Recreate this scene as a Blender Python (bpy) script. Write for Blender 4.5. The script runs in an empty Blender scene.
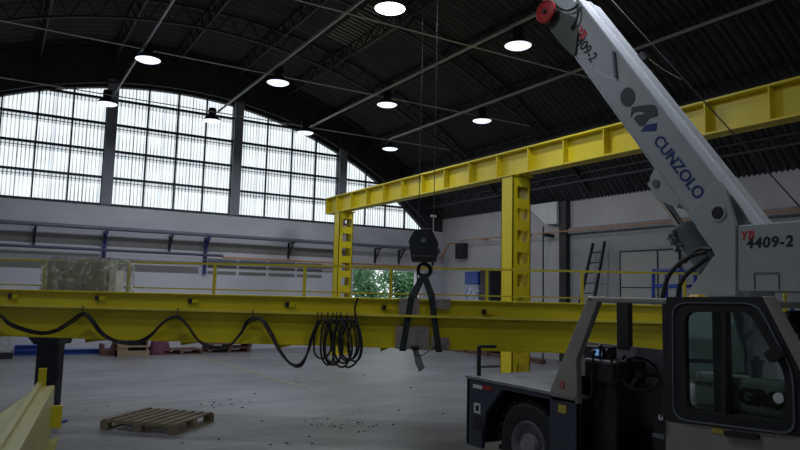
import bpy, math, random
from mathutils import Vector, Matrix
random.seed(7)
SC = bpy.context.scene
COL = SC.collection
# ------------------------------------------------------------------ camera, world, exposure
F = 660.0; HC = 2.0
YAW, PIT, ROL = math.radians(31.2), math.radians(5.85), math.radians(1.35)
fw = Vector((math.sin(YAW)*math.cos(PIT), math.cos(YAW)*math.cos(PIT), math.sin(PIT)))
r0 = Vector((math.cos(YAW), -math.sin(YAW), 0)); u0 = r0.cross(fw)
rt = r0*math.cos(ROL) + u0*math.sin(ROL); up = -r0*math.sin(ROL) + u0*math.cos(ROL)
CAM = Vector((0, 0, HC))
cd = bpy.data.cameras.new('camera'); cam = bpy.data.objects.new('camera', cd); COL.objects.link(cam)
cd.sensor_width = 36; cd.lens = F/800*36; cd.clip_end = 200
cam.matrix_world = Matrix(((rt.x, up.x, -fw.x, 0), (rt.y, up.y, -fw.y, 0), (rt.z, up.z, -fw.z, HC), (0, 0, 0, 1)))
SC.camera = cam
SC.view_settings.view_transform = 'Standard'; SC.view_settings.look = 'None'
SC.view_settings.gamma = 1; SC.view_settings.use_curve_mapping = False
SC.view_settings.exposure = 0.0
w = bpy.data.worlds.new('world'); SC.world = w; w.use_nodes = True
bg = w.node_tree.nodes['Background']; bg.inputs[0].default_value = (.90, .97, 1, 1); bg.inputs[1].default_value = 1.35
LAMP_W = 42.0

def portal(name, loc, rot, sx, sy):
    l = bpy.data.lights.new(name, 'AREA'); l.shape = 'RECTANGLE'; l.size = sx; l.size_y = sy
    l.cycles.is_portal = True
    o = bpy.data.objects.new(name, l); COL.objects.link(o); o.location = loc; o.rotation_euler = rot
portal('window_portal', (4.65, 22.3, 6.4), (-math.pi/2, 0, 0), 19.6, 3.9)
portal('door_portal', (12.7, 22.3, 1.45), (-math.pi/2, 0, 0), 3, 2.9)
portal('rear_window_portal', (4.65, -10.4, 6.4), (math.pi/2, 0, 0), 19.6, 3.9)

# ------------------------------------------------------------------ pixel measuring helper (real planes only)
def ray(x, y): return fw + rt*((x-400)/F) + up*((225-y)/F)
def P(x, y, ax, val):
    d = ray(x, y); i = 'XYZ'.index(ax); return CAM + d*((val-CAM[i])/d[i])
def PP(x, y, o, n):
    d = ray(x, y); return CAM + d*((o-CAM).dot(n)/d.dot(n))

# ------------------------------------------------------------------ materials
def newmat(name):
    m = bpy.data.materials.new(name); m.use_nodes = True
    return m, m.node_tree, m.node_tree.nodes['Principled BSDF']
def mat(name, c, rough=.5, metal=0, var=.25, scale=4, bump=0, c2=None, spec=.5, stretch=(1, 1, 1), detail=5):
    m, nt, b = newmat(name); N = nt.nodes; L = nt.links
    tc = N.new('ShaderNodeTexCoord'); mp = N.new('ShaderNodeMapping'); mp.inputs['Scale'].default_value = stretch
    L.new(tc.outputs['Object'], mp.inputs['Vector'])
    n = N.new('ShaderNodeTexNoise'); n.inputs['Scale'].default_value = scale; n.inputs['Detail'].default_value = detail
    L.new(mp.outputs[0], n.inputs['Vector'])
    rp = N.new('ShaderNodeValToRGB'); rp.color_ramp.elements[0].position = .32; rp.color_ramp.elements[1].position = .68
    ca = c2 or tuple(x*(1-var) for x in c)
    rp.color_ramp.elements[0].color = (*ca, 1); rp.color_ramp.elements[1].color = (*c, 1)
    L.new(n.outputs[0], rp.inputs[0]); L.new(rp.outputs[0], b.inputs['Base Color'])
    b.inputs['Roughness'].default_value = rough; b.inputs['Metallic'].default_value = metal
    b.inputs['Specular IOR Level'].default_value = spec
    if bump:
        bp = N.new('ShaderNodeBump'); bp.inputs['Strength'].default_value = bump; bp.inputs['Distance'].default_value = .02
        L.new(n.outputs[0], bp.inputs['Height']); L.new(bp.outputs[0], b.inputs['Normal'])
    return m
def emit(name, c, s):
    m, nt, b = newmat(name); b.inputs['Base Color'].default_value = (*c, 1)
    b.inputs['Emission Color'].default_value = (*c, 1); b.inputs['Emission Strength'].default_value = s
    return m
M = dict(
    yellow=mat('yellow_paint', (.66, .56, .012), .38, var=.16, scale=1.4),
    yellow_hand=mat('yellow_handrail_paint', (.50, .44, .03), .5, var=.15),
    yellow_rail=mat('yellow_rail_highlight', (.74, .66, .08), .45, var=.15),  # lighter yellow paints in the highlight along the cable rail
    yellow_run=mat('yellow_runway_paint', (.68, .55, .012), .42, var=.1, scale=2),
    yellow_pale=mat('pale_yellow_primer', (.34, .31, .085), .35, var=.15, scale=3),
    wall=mat('white_wall', (.62, .62, .68), .85, var=.12, scale=.8, stretch=(1, 1, 2.2)),
    wall_r=mat('white_brick_wall', (.56, .55, .58), .85, var=.14, scale=.9),
    band=mat('taupe_band', (.21, .20, .20), .8, var=.1),
    concrete=mat('grey_column', (.30, .31, .36), .8, var=.15),
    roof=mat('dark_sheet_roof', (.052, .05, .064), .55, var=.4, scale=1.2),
    truss=mat('dark_steel', (.034, .034, .044), .6, var=.3),
    rod=mat('galvanised_rod', (.55, .55, .58), .4, .3, var=.1),
    black=mat('black_paint', (.02, .02, .025), .45, var=.3),
    blackm=mat('black_steel', (.035, .037, .045), .4, .3, var=.3),
    rubber=mat('rubber', (.022, .022, .024), .75, var=.3, scale=20),
    cable=mat('cable_jacket', (.012, .012, .016), .45, var=.2),
    hull=mat('slate_blue_paint', (.045, .055, .085), .4, var=.25, scale=3),
    deck=mat('worn_deck_plate', (.26, .26, .29), .6, var=.35, scale=5),
    cab=mat('beige_grey_paint', (.33, .33, .29), .45, var=.15),
    boom=mat('light_grey_paint', (.44, .475, .49), .42, var=.08, scale=2),
    turret=mat('turret_grey_paint', (.42, .45, .47), .45, var=.08, scale=2),
    boomtop=mat('boom_top_catching_light', (.80, .82, .88), .4, var=.08),  # boom grey lifted near white: light on the top face painted in
    hood=mat('pale_green_hood', (.34, .44, .41), .45, var=.1),
    cyl=mat('cylinder_grey', (.16, .18, .21), .4, var=.15),
    chrome=mat('chrome', (.8, .8, .82), .15, 1, var=.05),
    red=mat('red_paint', (.42, .015, .02), .45, var=.2),
    redl=mat('red_lettering', (.6, .02, .03), .5, var=.05),
    ink=mat('black_lettering', (.012, .012, .015), .5, var=.05),
    blueink=mat('blue_lettering', (.02, .04, .20), .5, var=.05),
    blue=mat('blue_paint', (.02, .06, .38), .45, var=.2),
    blued=mat('dark_blue_paint', (.02, .035, .17), .45, var=.2),
    navy=mat('navy_steel', (.008, .010, .02), .45, var=.3),
    pipe=mat('grey_pipe', (.16, .18, .23), .5, var=.15),
    pipeb=mat('dark_blue_pipe', (.09, .10, .14), .5, var=.15),
    orange=mat('orange_conduit', (.55, .28, .12), .5, var=.1),
    wood=mat('weathered_wood', (.30, .24, .17), .8, var=.4, scale=6, stretch=(1, 8, 8)),
    wood2=mat('pale_plywood', (.33, .25, .16), .75, var=.2, scale=4),
    woodr=mat('reddish_wood', (.17, .09, .07), .8, var=.35, scale=6),
    card=mat('cardboard_pad', (.30, .26, .24), .85, var=.35, scale=9),
    strap=mat('dark_webbing', (.02, .028, .03), .8, var=.3),
    grey=mat('grey_web', (.22, .23, .23), .8, var=.2),
    white=mat('white_plastic', (.75, .76, .78), .5, var=.05),
    beige=mat('control_panel_beige', (.33, .31, .26), .6, var=.15),
    amber=mat('amber_plastic', (.65, .36, .02), .4, var=.1),
    stickery=mat('yellow_sticker', (.62, .47, .08), .5, var=.3, scale=60),
    door=mat('cream_door', (.42, .42, .41), .7, var=.08),
    leaf=mat('leaves', (.10, .26, .09), .6, var=.5, scale=3, c2=(.03, .12, .05)),
    bark=mat('bark', (.10, .07, .05), .9, var=.3),
    mauve=mat('mauve_cloth', (.16, .05, .09), .85, var=.3),
    chip=mat('dark_chip', (.03, .03, .03), .9, var=.3),
    ground=mat('pale_yard', (.55, .54, .5), .9, var=.2),
    screen=emit('screen_blue', (.25, .45, .9), .35),
    bulb=emit('lamp_lens', (.78, .86, 1.0), 1.5),
    bulb_hot=emit('lamp_lens_bright', (.82, .92, 1.0), 9.0),
)
def floor_mat():
    m, nt, b = newmat('concrete_floor'); N = nt.nodes; L = nt.links
    tc = N.new('ShaderNodeTexCoord')
    def noise(sc, st, det=6):
        mp = N.new('ShaderNodeMapping'); mp.inputs['Scale'].default_value = st; mp.inputs['Rotation'].default_value = (0, 0, .35)
        L.new(tc.outputs['Object'], mp.inputs[0]); n = N.new('ShaderNodeTexNoise')
        n.inputs['Scale'].default_value = sc; n.inputs['Detail'].default_value = det; L.new(mp.outputs[0], n.inputs[0]); return n
    a = noise(.6, (1, 1, 1)); c = noise(2.2, (.25, 1.6, 1)); d = noise(9, (1, 1, 1), 8)
    r1 = N.new('ShaderNodeValToRGB'); r1.color_ramp.elements[0].position = .3; r1.color_ramp.elements[1].position = .72
    r1.color_ramp.elements[0].color = (.175, .175, .185, 1); r1.color_ramp.elements[1].color = (.275, .27, .285, 1)
    mx = N.new('ShaderNodeMath'); mx.operation = 'ADD'; L.new(a.outputs[0], mx.inputs[0])
    m2 = N.new('ShaderNodeMath'); m2.operation = 'MULTIPLY_ADD'; m2.inputs[1].default_value = .8; m2.inputs[2].default_value = -.65
    L.new(c.outputs[0], m2.inputs[0]); m3 = N.new('ShaderNodeMath'); m3.operation = 'MULTIPLY_ADD'; m3.inputs[1].default_value = .5
    L.new(d.outputs[0], m3.inputs[0]); L.new(m2.outputs[0], m3.inputs[2]); L.new(m3.outputs[0], mx.inputs[1])
    L.new(mx.outputs[0], r1.inputs[0]); L.new(r1.outputs[0], b.inputs['Base Color'])
    b.inputs['Roughness'].default_value = .42; b.inputs['Specular IOR Level'].default_value = .4
    return m
M['floor'] = floor_mat()
def roof_mat():  # bands paint in the light and dark flanks of the corrugation ridges
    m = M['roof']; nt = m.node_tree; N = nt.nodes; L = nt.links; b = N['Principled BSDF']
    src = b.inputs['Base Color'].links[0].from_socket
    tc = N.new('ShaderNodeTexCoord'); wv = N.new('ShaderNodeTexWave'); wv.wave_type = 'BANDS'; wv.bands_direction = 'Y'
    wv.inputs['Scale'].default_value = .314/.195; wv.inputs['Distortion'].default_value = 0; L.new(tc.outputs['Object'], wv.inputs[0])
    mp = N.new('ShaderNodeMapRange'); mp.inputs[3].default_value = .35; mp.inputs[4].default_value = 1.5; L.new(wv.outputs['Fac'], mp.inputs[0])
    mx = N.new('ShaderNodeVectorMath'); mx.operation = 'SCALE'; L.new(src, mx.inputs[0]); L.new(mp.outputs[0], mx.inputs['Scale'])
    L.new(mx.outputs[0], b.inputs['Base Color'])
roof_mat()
def pane_mat(name, col, stripes=True):
    m = bpy.data.materials.new(name); m.use_nodes = True; nt = m.node_tree; N = nt.nodes; L = nt.links
    N.remove(N['Principled BSDF']); out = N['Material Output']
    tr = N.new('ShaderNodeBsdfTransparent'); di = N.new('ShaderNodeBsdfDiffuse'); di.inputs[0].default_value = (.6, .62, .64, 1)
    mix = N.new('ShaderNodeMixShader'); mix.inputs[0].default_value = .15
    if stripes:
        tc = N.new('ShaderNodeTexCoord'); sp = N.new('ShaderNodeSeparateXYZ'); L.new(tc.outputs['Object'], sp.inputs[0])
        def math_(op, *a):
            n = N.new('ShaderNodeMath'); n.operation = op
            for i, v in enumerate(a):
                if hasattr(v, 'is_linked') or hasattr(v, 'links'): L.new(v, n.inputs[i])
                else: n.inputs[i].default_value = v
            return n.outputs[0]
        fx = math_('FRACT', math_('MULTIPLY', sp.outputs[0], 1/.105))
        thin = math_('LESS_THAN', fx, .30)
        nz = N.new('ShaderNodeTexNoise'); nz.inputs['Scale'].default_value = 1.3; L.new(tc.outputs['Object'], nz.inputs[0])
        thin = math_('MULTIPLY', thin, math_('MULTIPLY_ADD', nz.outputs[0], 1.5, -.25))
        fz = math_('FRACT', math_('MULTIPLY', math_('SUBTRACT', sp.outputs[2], 4.48-20*.84), 1/.84))
        top = math_('GREATER_THAN', fz, .76)
        mid = math_('LESS_THAN', math_('ABSOLUTE', math_('SUBTRACT', math_('FRACT', math_('MULTIPLY', sp.outputs[0], 1/.45)), .5)), .045)
        k = math_('MAXIMUM', math_('MULTIPLY', thin, .95), math_('MULTIPLY', math_('MULTIPLY', thin, top), 1.3))
        k = math_('MINIMUM', math_('ADD', math_('ADD', k, math_('MULTIPLY', top, .28)), math_('MULTIPLY', mid, .3)), .92)
        cr = N.new('ShaderNodeMix'); cr.data_type = 'RGBA'; L.new(k, cr.inputs[0])
        cr.inputs[6].default_value = (*col, 1); cr.inputs[7].default_value = (.035, .04, .04, 1)
        L.new(cr.outputs[2], tr.inputs[0])
    else: tr.inputs[0].default_value = (*col, 1)
    L.new(tr.outputs[0], mix.inputs[1]); L.new(di.outputs[0], mix.inputs[2]); L.new(mix.outputs[0], out.inputs[0])
    return m
M['pane'] = pane_mat('ribbed_translucent_sheet', (.95, .97, 1))
M['skylight'] = pane_mat('grimy_skylight', (.035, .035, .035), False)
def glass_mat(name, tint, gl=.06, rough=.03):
    m = bpy.data.materials.new(name); m.use_nodes = True; nt = m.node_tree; N = nt.nodes; L = nt.links
    N.remove(N['Principled BSDF']); tr = N.new('ShaderNodeBsdfTransparent'); tr.inputs[0].default_value = (*tint, 1)
    g = N.new('ShaderNodeBsdfGlossy'); g.inputs['Roughness'].default_value = rough
    mx = N.new('ShaderNodeMixShader'); mx.inputs[0].default_value = gl
    L.new(tr.outputs[0], mx.inputs[1]); L.new(g.outputs[0], mx.inputs[2]); L.new(mx.outputs[0], N['Material Output'].inputs[0])
    return m
M['glass'] = glass_mat('cab_glass', (.74, .86, .84), .018)
def film_mat():
    m = glass_mat('stretch_film', (.80, .80, .80), .3, .25); nt = m.node_tree; N = nt.nodes; L = nt.links
    tc = N.new('ShaderNodeTexCoord'); n = N.new('ShaderNodeTexNoise'); n.inputs['Scale'].default_value = 5; n.inputs['Detail'].default_value = 8
    n.inputs['Distortion'].default_value = 1.5
    L.new(tc.outputs['Object'], n.inputs[0]); rp = N.new('ShaderNodeValToRGB')
    rp.color_ramp.elements[0].position = .5; rp.color_ramp.elements[1].position = .75
    rp.color_ramp.elements[0].color = (.07, .07, .07, 1); rp.color_ramp.elements[1].color = (.6, .6, .6, 1)
    L.new(n.outputs[0], rp.inputs[0])
    mx = [x for x in N if x.type == 'MIX_SHADER'][0]
    d = N.new('ShaderNodeBsdfDiffuse'); d.inputs[0].default_value = (.85, .87, .9, 1)
    L.new(d.outputs[0], mx.inputs[2]); L.new(rp.outputs[0], mx.inputs[0]); return m
M['film'] = film_mat()

# ------------------------------------------------------------------ geometry helpers
class G:
    def __init__(s, mtx=None): s.v = []; s.f = []; s.m = mtx; s.smooth = False
    def add(s, vs, fs):
        k = len(s.v)
        for q in vs:
            q = Vector(q); s.v.append(s.m @ q if s.m else q)
        s.f += [tuple(i+k for i in t) for t in fs]; return s
    def box(s, a, b):
        x0, x1 = sorted((a[0], b[0])); y0, y1 = sorted((a[1], b[1])); z0, z1 = sorted((a[2], b[2]))
        vs = [(x, y, z) for z in (z0, z1) for x, y in ((x0, y0), (x1, y0), (x1, y1), (x0, y1))]
        return s.add(vs, [(3, 2, 1, 0), (4, 5, 6, 7), (0, 1, 5, 4), (1, 2, 6, 5), (2, 3, 7, 6), (3, 0, 4, 7)])
    def bar(s, p, q, w_, h_, upv=(0, 0, 1)):
        p = Vector(p); q = Vector(q); d = (q-p).normalized(); u = Vector(upv)
        if abs(d.dot(u)) > .98: u = Vector((1, 0, 0))
        a = d.cross(u).normalized()*w_/2; b = a.cross(d).normalized()*h_/2
        vs = [c+i*a+j*b for c in (p, q) for i, j in ((-1, -1), (1, -1), (1, 1), (-1, 1))]
        return s.add(vs, [(0, 1, 2, 3), (7, 6, 5, 4), (0, 4, 5, 1), (1, 5, 6, 2), (2, 6, 7, 3), (3, 7, 4, 0)])
    def prism(s, pts, off):
        n = len(pts); off = Vector(off); pts = [Vector(p) for p in pts]
        return s.add(pts+[p+off for p in pts], [tuple(range(n))[::-1], tuple(range(n, 2*n))] + [(i, (i+1) % n, n+(i+1) % n, n+i) for i in range(n)])
    def tube(s, pts, r, n=8, closed=False, rs=None):
        pts = [Vector(p) for p in pts]; N = len(pts); k = []
        d0 = (pts[1]-pts[0]).normalized(); u = Vector((0, 0, 1)) if abs(d0.z) < .9 else Vector((1, 0, 0))
        a = d0.cross(u).normalized()
        for i, p in enumerate(pts):
            if closed: d = (pts[(i+1) % N]-pts[i-1]).normalized()
            else: d = (pts[min(i+1, N-1)]-pts[max(i-1, 0)]).normalized()
            a = (a-d*a.dot(d)).normalized(); b = d.cross(a); rr = rs[i] if rs else r
            k += [p+(a*math.cos(t)+b*math.sin(t))*rr for t in (j*2*math.pi/n for j in range(n))]
        fs = []
        for i in range(N if closed else N-1):
            for j in range(n):
                fs.append((i*n+j, i*n+(j+1) % n, ((i+1) % N)*n+(j+1) % n, ((i+1) % N)*n+j))
        if not closed: fs += [tuple(range(n))[::-1], tuple(range((N-1)*n, N*n))]
        return s.add(k, fs)
    def cyl(s, p, q, r, n=16, r2=None): return s.tube([p, q], r, n, rs=[r, r if r2 is None else r2])
    def lathe(s, c, prof, n=24, axis=(0, 0, 1)):
        ax = Vector(axis).normalized(); u = Vector((0, 0, 1)) if abs(ax.z) < .9 else Vector((1, 0, 0))
        a = ax.cross(u).normalized(); b = ax.cross(a); c = Vector(c); vs = []
        for r, z in prof: vs += [c+ax*z+(a*math.cos(t)+b*math.sin(t))*r for t in (j*2*math.pi/n for j in range(n))]
        fs = [(i*n+j, i*n+(j+1) % n, (i+1)*n+(j+1) % n, (i+1)*n+j) for i in range(len(prof)-1) for j in range(n)]
        return s.add(vs, fs)
def worldloc(o):
    l = Vector((0, 0, 0))
    while o: l += o.location; o = o.parent
    return l
def build(name, g, m, parent=None, bevel=0, smooth=False):
    if parent: off = worldloc(parent)
    else:
        xs = [v.x for v in g.v]; ys = [v.y for v in g.v]; zs = [v.z for v in g.v]
        off = Vector(((min(xs)+max(xs))/2, (min(ys)+max(ys))/2, min(zs)))
    me = bpy.data.meshes.new(name); me.from_pydata([v-off for v in g.v], [], g.f); me.update()
    import bmesh
    b = bmesh.new(); b.from_mesh(me); bmesh.ops.recalc_face_normals(b, faces=b.faces); b.to_mesh(me); b.free()
    mm = M[m] if isinstance(m, str) else m; me.materials.append(mm)
    if smooth:
        for p in me.polygons: p.use_smooth = True
        try: me.set_sharp_from_angle(angle=math.radians(38))
        except Exception: pass
    o = bpy.data.objects.new(name, me); COL.objects.link(o)
    if parent: o.parent = parent
    else: o.location = off
    if bevel:
        bv = o.modifiers.new('bevel', 'BEVEL'); bv.width = bevel; bv.segments = 2; bv.limit_method = 'ANGLE'; bv.angle_limit = .6
    return o
def tag(o, label, cat, group=None, kind=None):
    o['label'] = label; o['category'] = cat
    if group: o['group'] = group
    if kind: o['kind'] = kind
    return o
def root(name, loc, label, cat, group=None):
    o = bpy.data.objects.new(name, None); COL.objects.link(o); o.location = loc; o.empty_display_size = .1
    return tag(o, label, cat, group)
def struct(name, g, m, label=None, parent=None, **k):
    o = build(name, g, m, parent, **k); o['kind'] = 'structure'
    if label: o['label'] = label
    return o
def copy_tree(o, parent=None):
    c = o.copy(); COL.objects.link(c); c.parent = parent
    for ch in o.children: copy_tree(ch, c)
    return c
def text(name, s, m, parent, org, ex, ey, size, off=.0, depth=.004, label=None, space=1.0, shear=0):
    cu = bpy.data.curves.new(name, 'FONT'); cu.body = s; cu.size = size; cu.extrude = depth/2; cu.offset = off
    cu.space_character = space; cu.shear = shear; cu.align_x = 'LEFT'
    t = bpy.data.objects.new('t', cu); COL.objects.link(t); dg = bpy.context.evaluated_depsgraph_get()
    me = bpy.data.meshes.new_from_object(t.evaluated_get(dg)); bpy.data.objects.remove(t)
    ex = Vector(ex).normalized(); ey = Vector(ey); ey = (ey-ex*ey.dot(ex)).normalized(); ez = ex.cross(ey)
    o_ = Vector(org)-worldloc(parent)
    for v in me.vertices: v.co = o_ + ex*v.co.x + ey*v.co.y + ez*v.co.z
    me.materials.clear(); me.materials.append(M[m]); me.name = name
    o = bpy.data.objects.new(name, me); COL.objects.link(o); o.parent = parent
    if label: o['label'] = label
    return o
def spline(pts, n=8):
    pts = [Vector(p) for p in pts]; out = []
    q = [2*pts[0]-pts[1]] + pts + [2*pts[-1]-pts[-2]]
    for i in range(1, len(q)-2):
        a, b, c, d = q[i-1:i+3]
        for j in range(n):
            t = j/n; out.append(.5*((2*b)+(c-a)*t+(2*a-5*b+4*c-d)*t*t+(3*b-a-3*c+d)*t**3))
    out.append(pts[-1]); return out

# ================================================================== SETTING
YG = 21.9; XR = 15.3; XL = -5.9; YB = -10.0; XC = 4.7
DX0, DX1, DZ = 11.25, 14.15, 2.84                 # big doorway
struct('floor', G().box((XL-.3, YB-.3, -.2), (XR+.3, YG+.3, 0)), 'floor')
struct('ground_outside', G().box((-30, YG+.3, -.25), (50, YG+45, -.03)), 'ground', 'pale yard outside the doorway')
# arch profile
ZS = 5.0; RISE = 4.7; HS = XR-XC; RO = (HS*HS+RISE*RISE)/(2*RISE)   # outer (sheeting)
def arch(x, R=RO, top=ZS+RISE, xc=XC): return top-R+math.sqrt(max(R*R-(x-xc)**2, 0))
RW = 14.0; WT = 8.35
def warch(x): return arch(x, RW, WT, 4.8)
wz0 = 4.48
g = G().box((XL, YG, 0), (DX0, YG+.3, wz0)).box((DX1, YG, 0), (XR, YG+.3, wz0)).box((DX0, YG, DZ), (DX1, YG+.3, wz0))
struct('wall_far', g, 'wall')
# dark infill above windows, following the arch
g = G(); n = 48; xs = [XL+(XR-XL)*i/n for i in range(n+1)]
for a, b in zip(xs, xs[1:]):
    la, lb = max(warch(a), wz0), max(warch(b), wz0); ha, hb = max(arch(a), ZS), max(arch(b), ZS)
    g.prism([(a, YG+.02, la), (b, YG+.02, lb), (b, YG+.02, hb), (a, YG+.02, ha)], (0, .2, 0))
struct('trim_1', g, 'truss', 'dark gable infill following the arch above the windows')
g = G().box((XL-.3, YB, 0), (XL, YG, ZS)); struct('wall_left', g, 'wall')
g = G().box((XR, YB, 0), (XR+.3, YG+.3, ZS+.02)); struct('wall_right', g, 'wall_r')
g = G().box((XL, YB-.3, 0), (XR, YB, wz0)).box((XL, YB-.3, wz0), (2.0, YB, 8.0))
for a, b in zip(xs, xs[1:]):
    la, lb = max(warch(a), wz0), max(warch(b), wz0); ha, hb = max(arch(a), ZS), max(arch(b), ZS)
    g.prism([(a, YB-.3, la), (b, YB-.3, lb), (b, YB-.3, hb), (a, YB-.3, ha)], (0, .3, 0))
struct('wall_near', g, 'wall')
# corrugated vault
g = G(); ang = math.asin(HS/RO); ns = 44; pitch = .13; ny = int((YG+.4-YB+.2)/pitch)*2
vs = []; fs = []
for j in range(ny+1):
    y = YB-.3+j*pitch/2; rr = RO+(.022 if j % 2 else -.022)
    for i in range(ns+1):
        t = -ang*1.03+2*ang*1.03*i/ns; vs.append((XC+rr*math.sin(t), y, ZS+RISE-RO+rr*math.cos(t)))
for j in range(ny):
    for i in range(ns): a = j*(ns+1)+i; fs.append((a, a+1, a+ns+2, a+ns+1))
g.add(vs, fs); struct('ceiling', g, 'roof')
# dirty skylight strips in the vault
sk = 0
for (x0, x1, y0, y1) in ((-1.0, .6, 14.7, 17.0), (1.2, 2.7, 14.7, 17.0), (7.6, 8.7, 14.4, 17.0)):
    g = G(); m_ = 14
    for k in range(m_):
        y = y0+(y1-y0)*k/m_; h = (y1-y0)/m_*.62
        pts = [(x, y, arch(x)-.05) for x in (x0, (x0+x1)/2, x1)] + [(x, y+h, arch(x)-.05) for x in (x1, (x0+x1)/2, x0)]
        g.prism(pts, (0, 0, -.012))
    sk += 1; struct('window_%d' % (10+sk), g, mat('dusty_skylight_%d' % sk, (.26, .25, .24) if sk < 3 else (.18, .16, .12), .6), 'dusty ribbed skylight strip in the vault')

# gable windows: five bays between grey pillars
pil = [-1.37, 2.64, 6.66, 10.65]
pil = [-1.33, 2.68, 6.68, 10.69]
bays = [(XL+.4, pil[0]-.15)]+[(a_+.15, b_-.15) for a_, b_ in zip(pil, pil[1:])]+[(pil[3]+.15, 14.35)]
for i, (a, b) in enumerate(bays):
    g = G(); k = 10; xx = [a+(b-a)*j/k for j in range(k+1)]
    for p, q in zip(xx, xx[1:]):
        if warch(p) > wz0+.02 or warch(q) > wz0+.02:
            g.add([(p, YG+.1, wz0), (q, YG+.1, wz0), (q, YG+.1, max(warch(q), wz0)), (p, YG+.1, max(warch(p), wz0))], [(0, 1, 2, 3)])
    o = build('window_%d' % (i+1), g, 'pane'); o['kind'] = 'structure'; o['label'] = 'ribbed translucent sheeting of the gable window'
    # keep object coordinates in world metres for the rib pattern
    off = o.location.copy()
    for v in o.data.vertices: v.co += off
    o.location = (0, 0, 0)
    f = G(); np_ = 4
    for j in range(np_+1):
        x = a+(b-a)*j/np_
        if warch(x) > wz0+.05: f.box((x-.022, YG+.0, wz0), (x+.022, YG+.08, warch(x)))
    for j in range(5):
        z = wz0+.84*j
        if j == 4: z = wz0+.84*4-.05
        # horizontal only where below arch
        xs_ = [x for x in [a+(b-a)*q/60 for q in range(61)] if warch(x) > z]
        if xs_: f.box((min(xs_), YG-.02, z-.035), (max(xs_), YG+.07, z+.035))
        if xs_ and j in (1, 2, 3): f.box((min(xs_), YG+.0, z-.13), (max(xs_), YG+.04, z-.115))
    fr = build('window_frame', f, 'truss', o); fr['kind'] = 'structure'
for i, x in enumerate(pil):
    struct('trim_%d' % (i+2), G().box((x-.15, YG-.12, wz0), (x+.15, YG+.25, warch(x)+.2)), 'concrete', 'grey pillar between the gable windows')
# flat taupe bands on the gable wall
def gz(x, y): return P(x, y, 'Y', YG)
bi = 6
for z0, z1, x0, x1 in ((3.21, 3.50, XL, 11.1), (2.86, 2.95, XL, 2.6), (2.47, 2.68, XL, 5.6)):
    struct('trim_%d' % bi, G().box((x0, YG-.015, z0), (x1, YG, z1)), 'band', 'taupe band across the white gable wall'); bi += 1
# louvre-like stripes right of the blue bracket
for k in range(3):
    z = 2.92-.2*k
    for q in range(4):
        x0 = 5.9+q*1.05
        struct('trim_%d' % bi, G().box((x0, YG-.02, z-.05), (x0+.95, YG, z+.05)), 'band', 'short taupe louvre strip on the gable wall'); bi += 1
# doorway trim and open sliding door
struct('door_1', G().box((DX0-.1, YG-.06, DZ), (DX1+.1, YG+.1, DZ+.12)).box((DX1, YG-.06, 0), (DX1+.22, YG+.1, DZ)).box((DX0-.12, YG-.06, 0), (DX0, YG+.1, DZ)), 'white', 'white frame of the open doorway to the yard')
# right wall: dark posts, ledge, panel door
struct('trim_30', G().box((XR-.2, 14.9, 0), (XR, 15.2, ZS)), 'black', 'black steel post against the right wall')
struct('trim_31', G().prism([(XR, 15.6, ZS), (XR-.02, 16.6, ZS), (XR-.02, 15.6, ZS-.75)], (-.3, 0, 0)).box((XR-.3, 15.2, 4.3), (XR, 15.65, ZS)), 'white', 'white haunch beside the black post')
za = P(640, 222, 'X', XR).z
struct('trim_32', G().box((XR-.12, YB, za-.18), (XR, 14.9, za)), mat('ledge_grey', (.33, .33, .35), .8), 'grey ledge along the right wall')
struct('trim_33', G().box((XR-.02, YB, 0), (XR, 14.9, za-.2)), mat('lower_wall_grey', (.36, .37, .39), .85, var=.1), 'grey painted lower part of the right wall')
pa = P(622, 252, 'X', XR); pb = P(682, 300, 'X', XR)
o = struct('door_2', G().box((XR-.08, pb.y, .0), (XR-.03, pa.y, pa.z)), 'door', 'cream sliding door panel in the right wall')
f = G(); 
for y in (pa.y, (pa.y+pb.y)/2-.3, pb.y): f.box((XR-.1, y-.015, 0), (XR-.05, y+.015, pa.z))
f.box((XR-.1, pb.y, pa.z-.015), (XR-.05, pa.y, pa.z+.02)); f.box((XR-.1, pb.y, 2.29), (XR-.06, pa.y, 2.31))
build('door_frame', f, 'blackm', o)['kind'] = 'structure'
# floor markings
def strip(name, p, q, wd, m, lab):
    a = P(*p, 'Z', 0.002); b = P(*q, 'Z', .002); d = (b-a).normalized(); s_ = Vector((-d.y, d.x, 0))*wd/2
    struct(name, G().prism([a-s_, a+s_, b+s_, b-s_], (0, 0, .003)), m, lab)
my = mat('worn_yellow_line', (.36, .34, .20), .7, var=.25, scale=8); mw = mat('worn_white_line', (.40, .40, .41), .7, var=.2, scale=8)
strip('trim_40', (190, 354), (307, 388), .09, my, 'worn yellow line on the concrete floor')
strip('trim_41', (62, 401), (305, 387), .05, mw, 'faint pale line across the floor')

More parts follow.
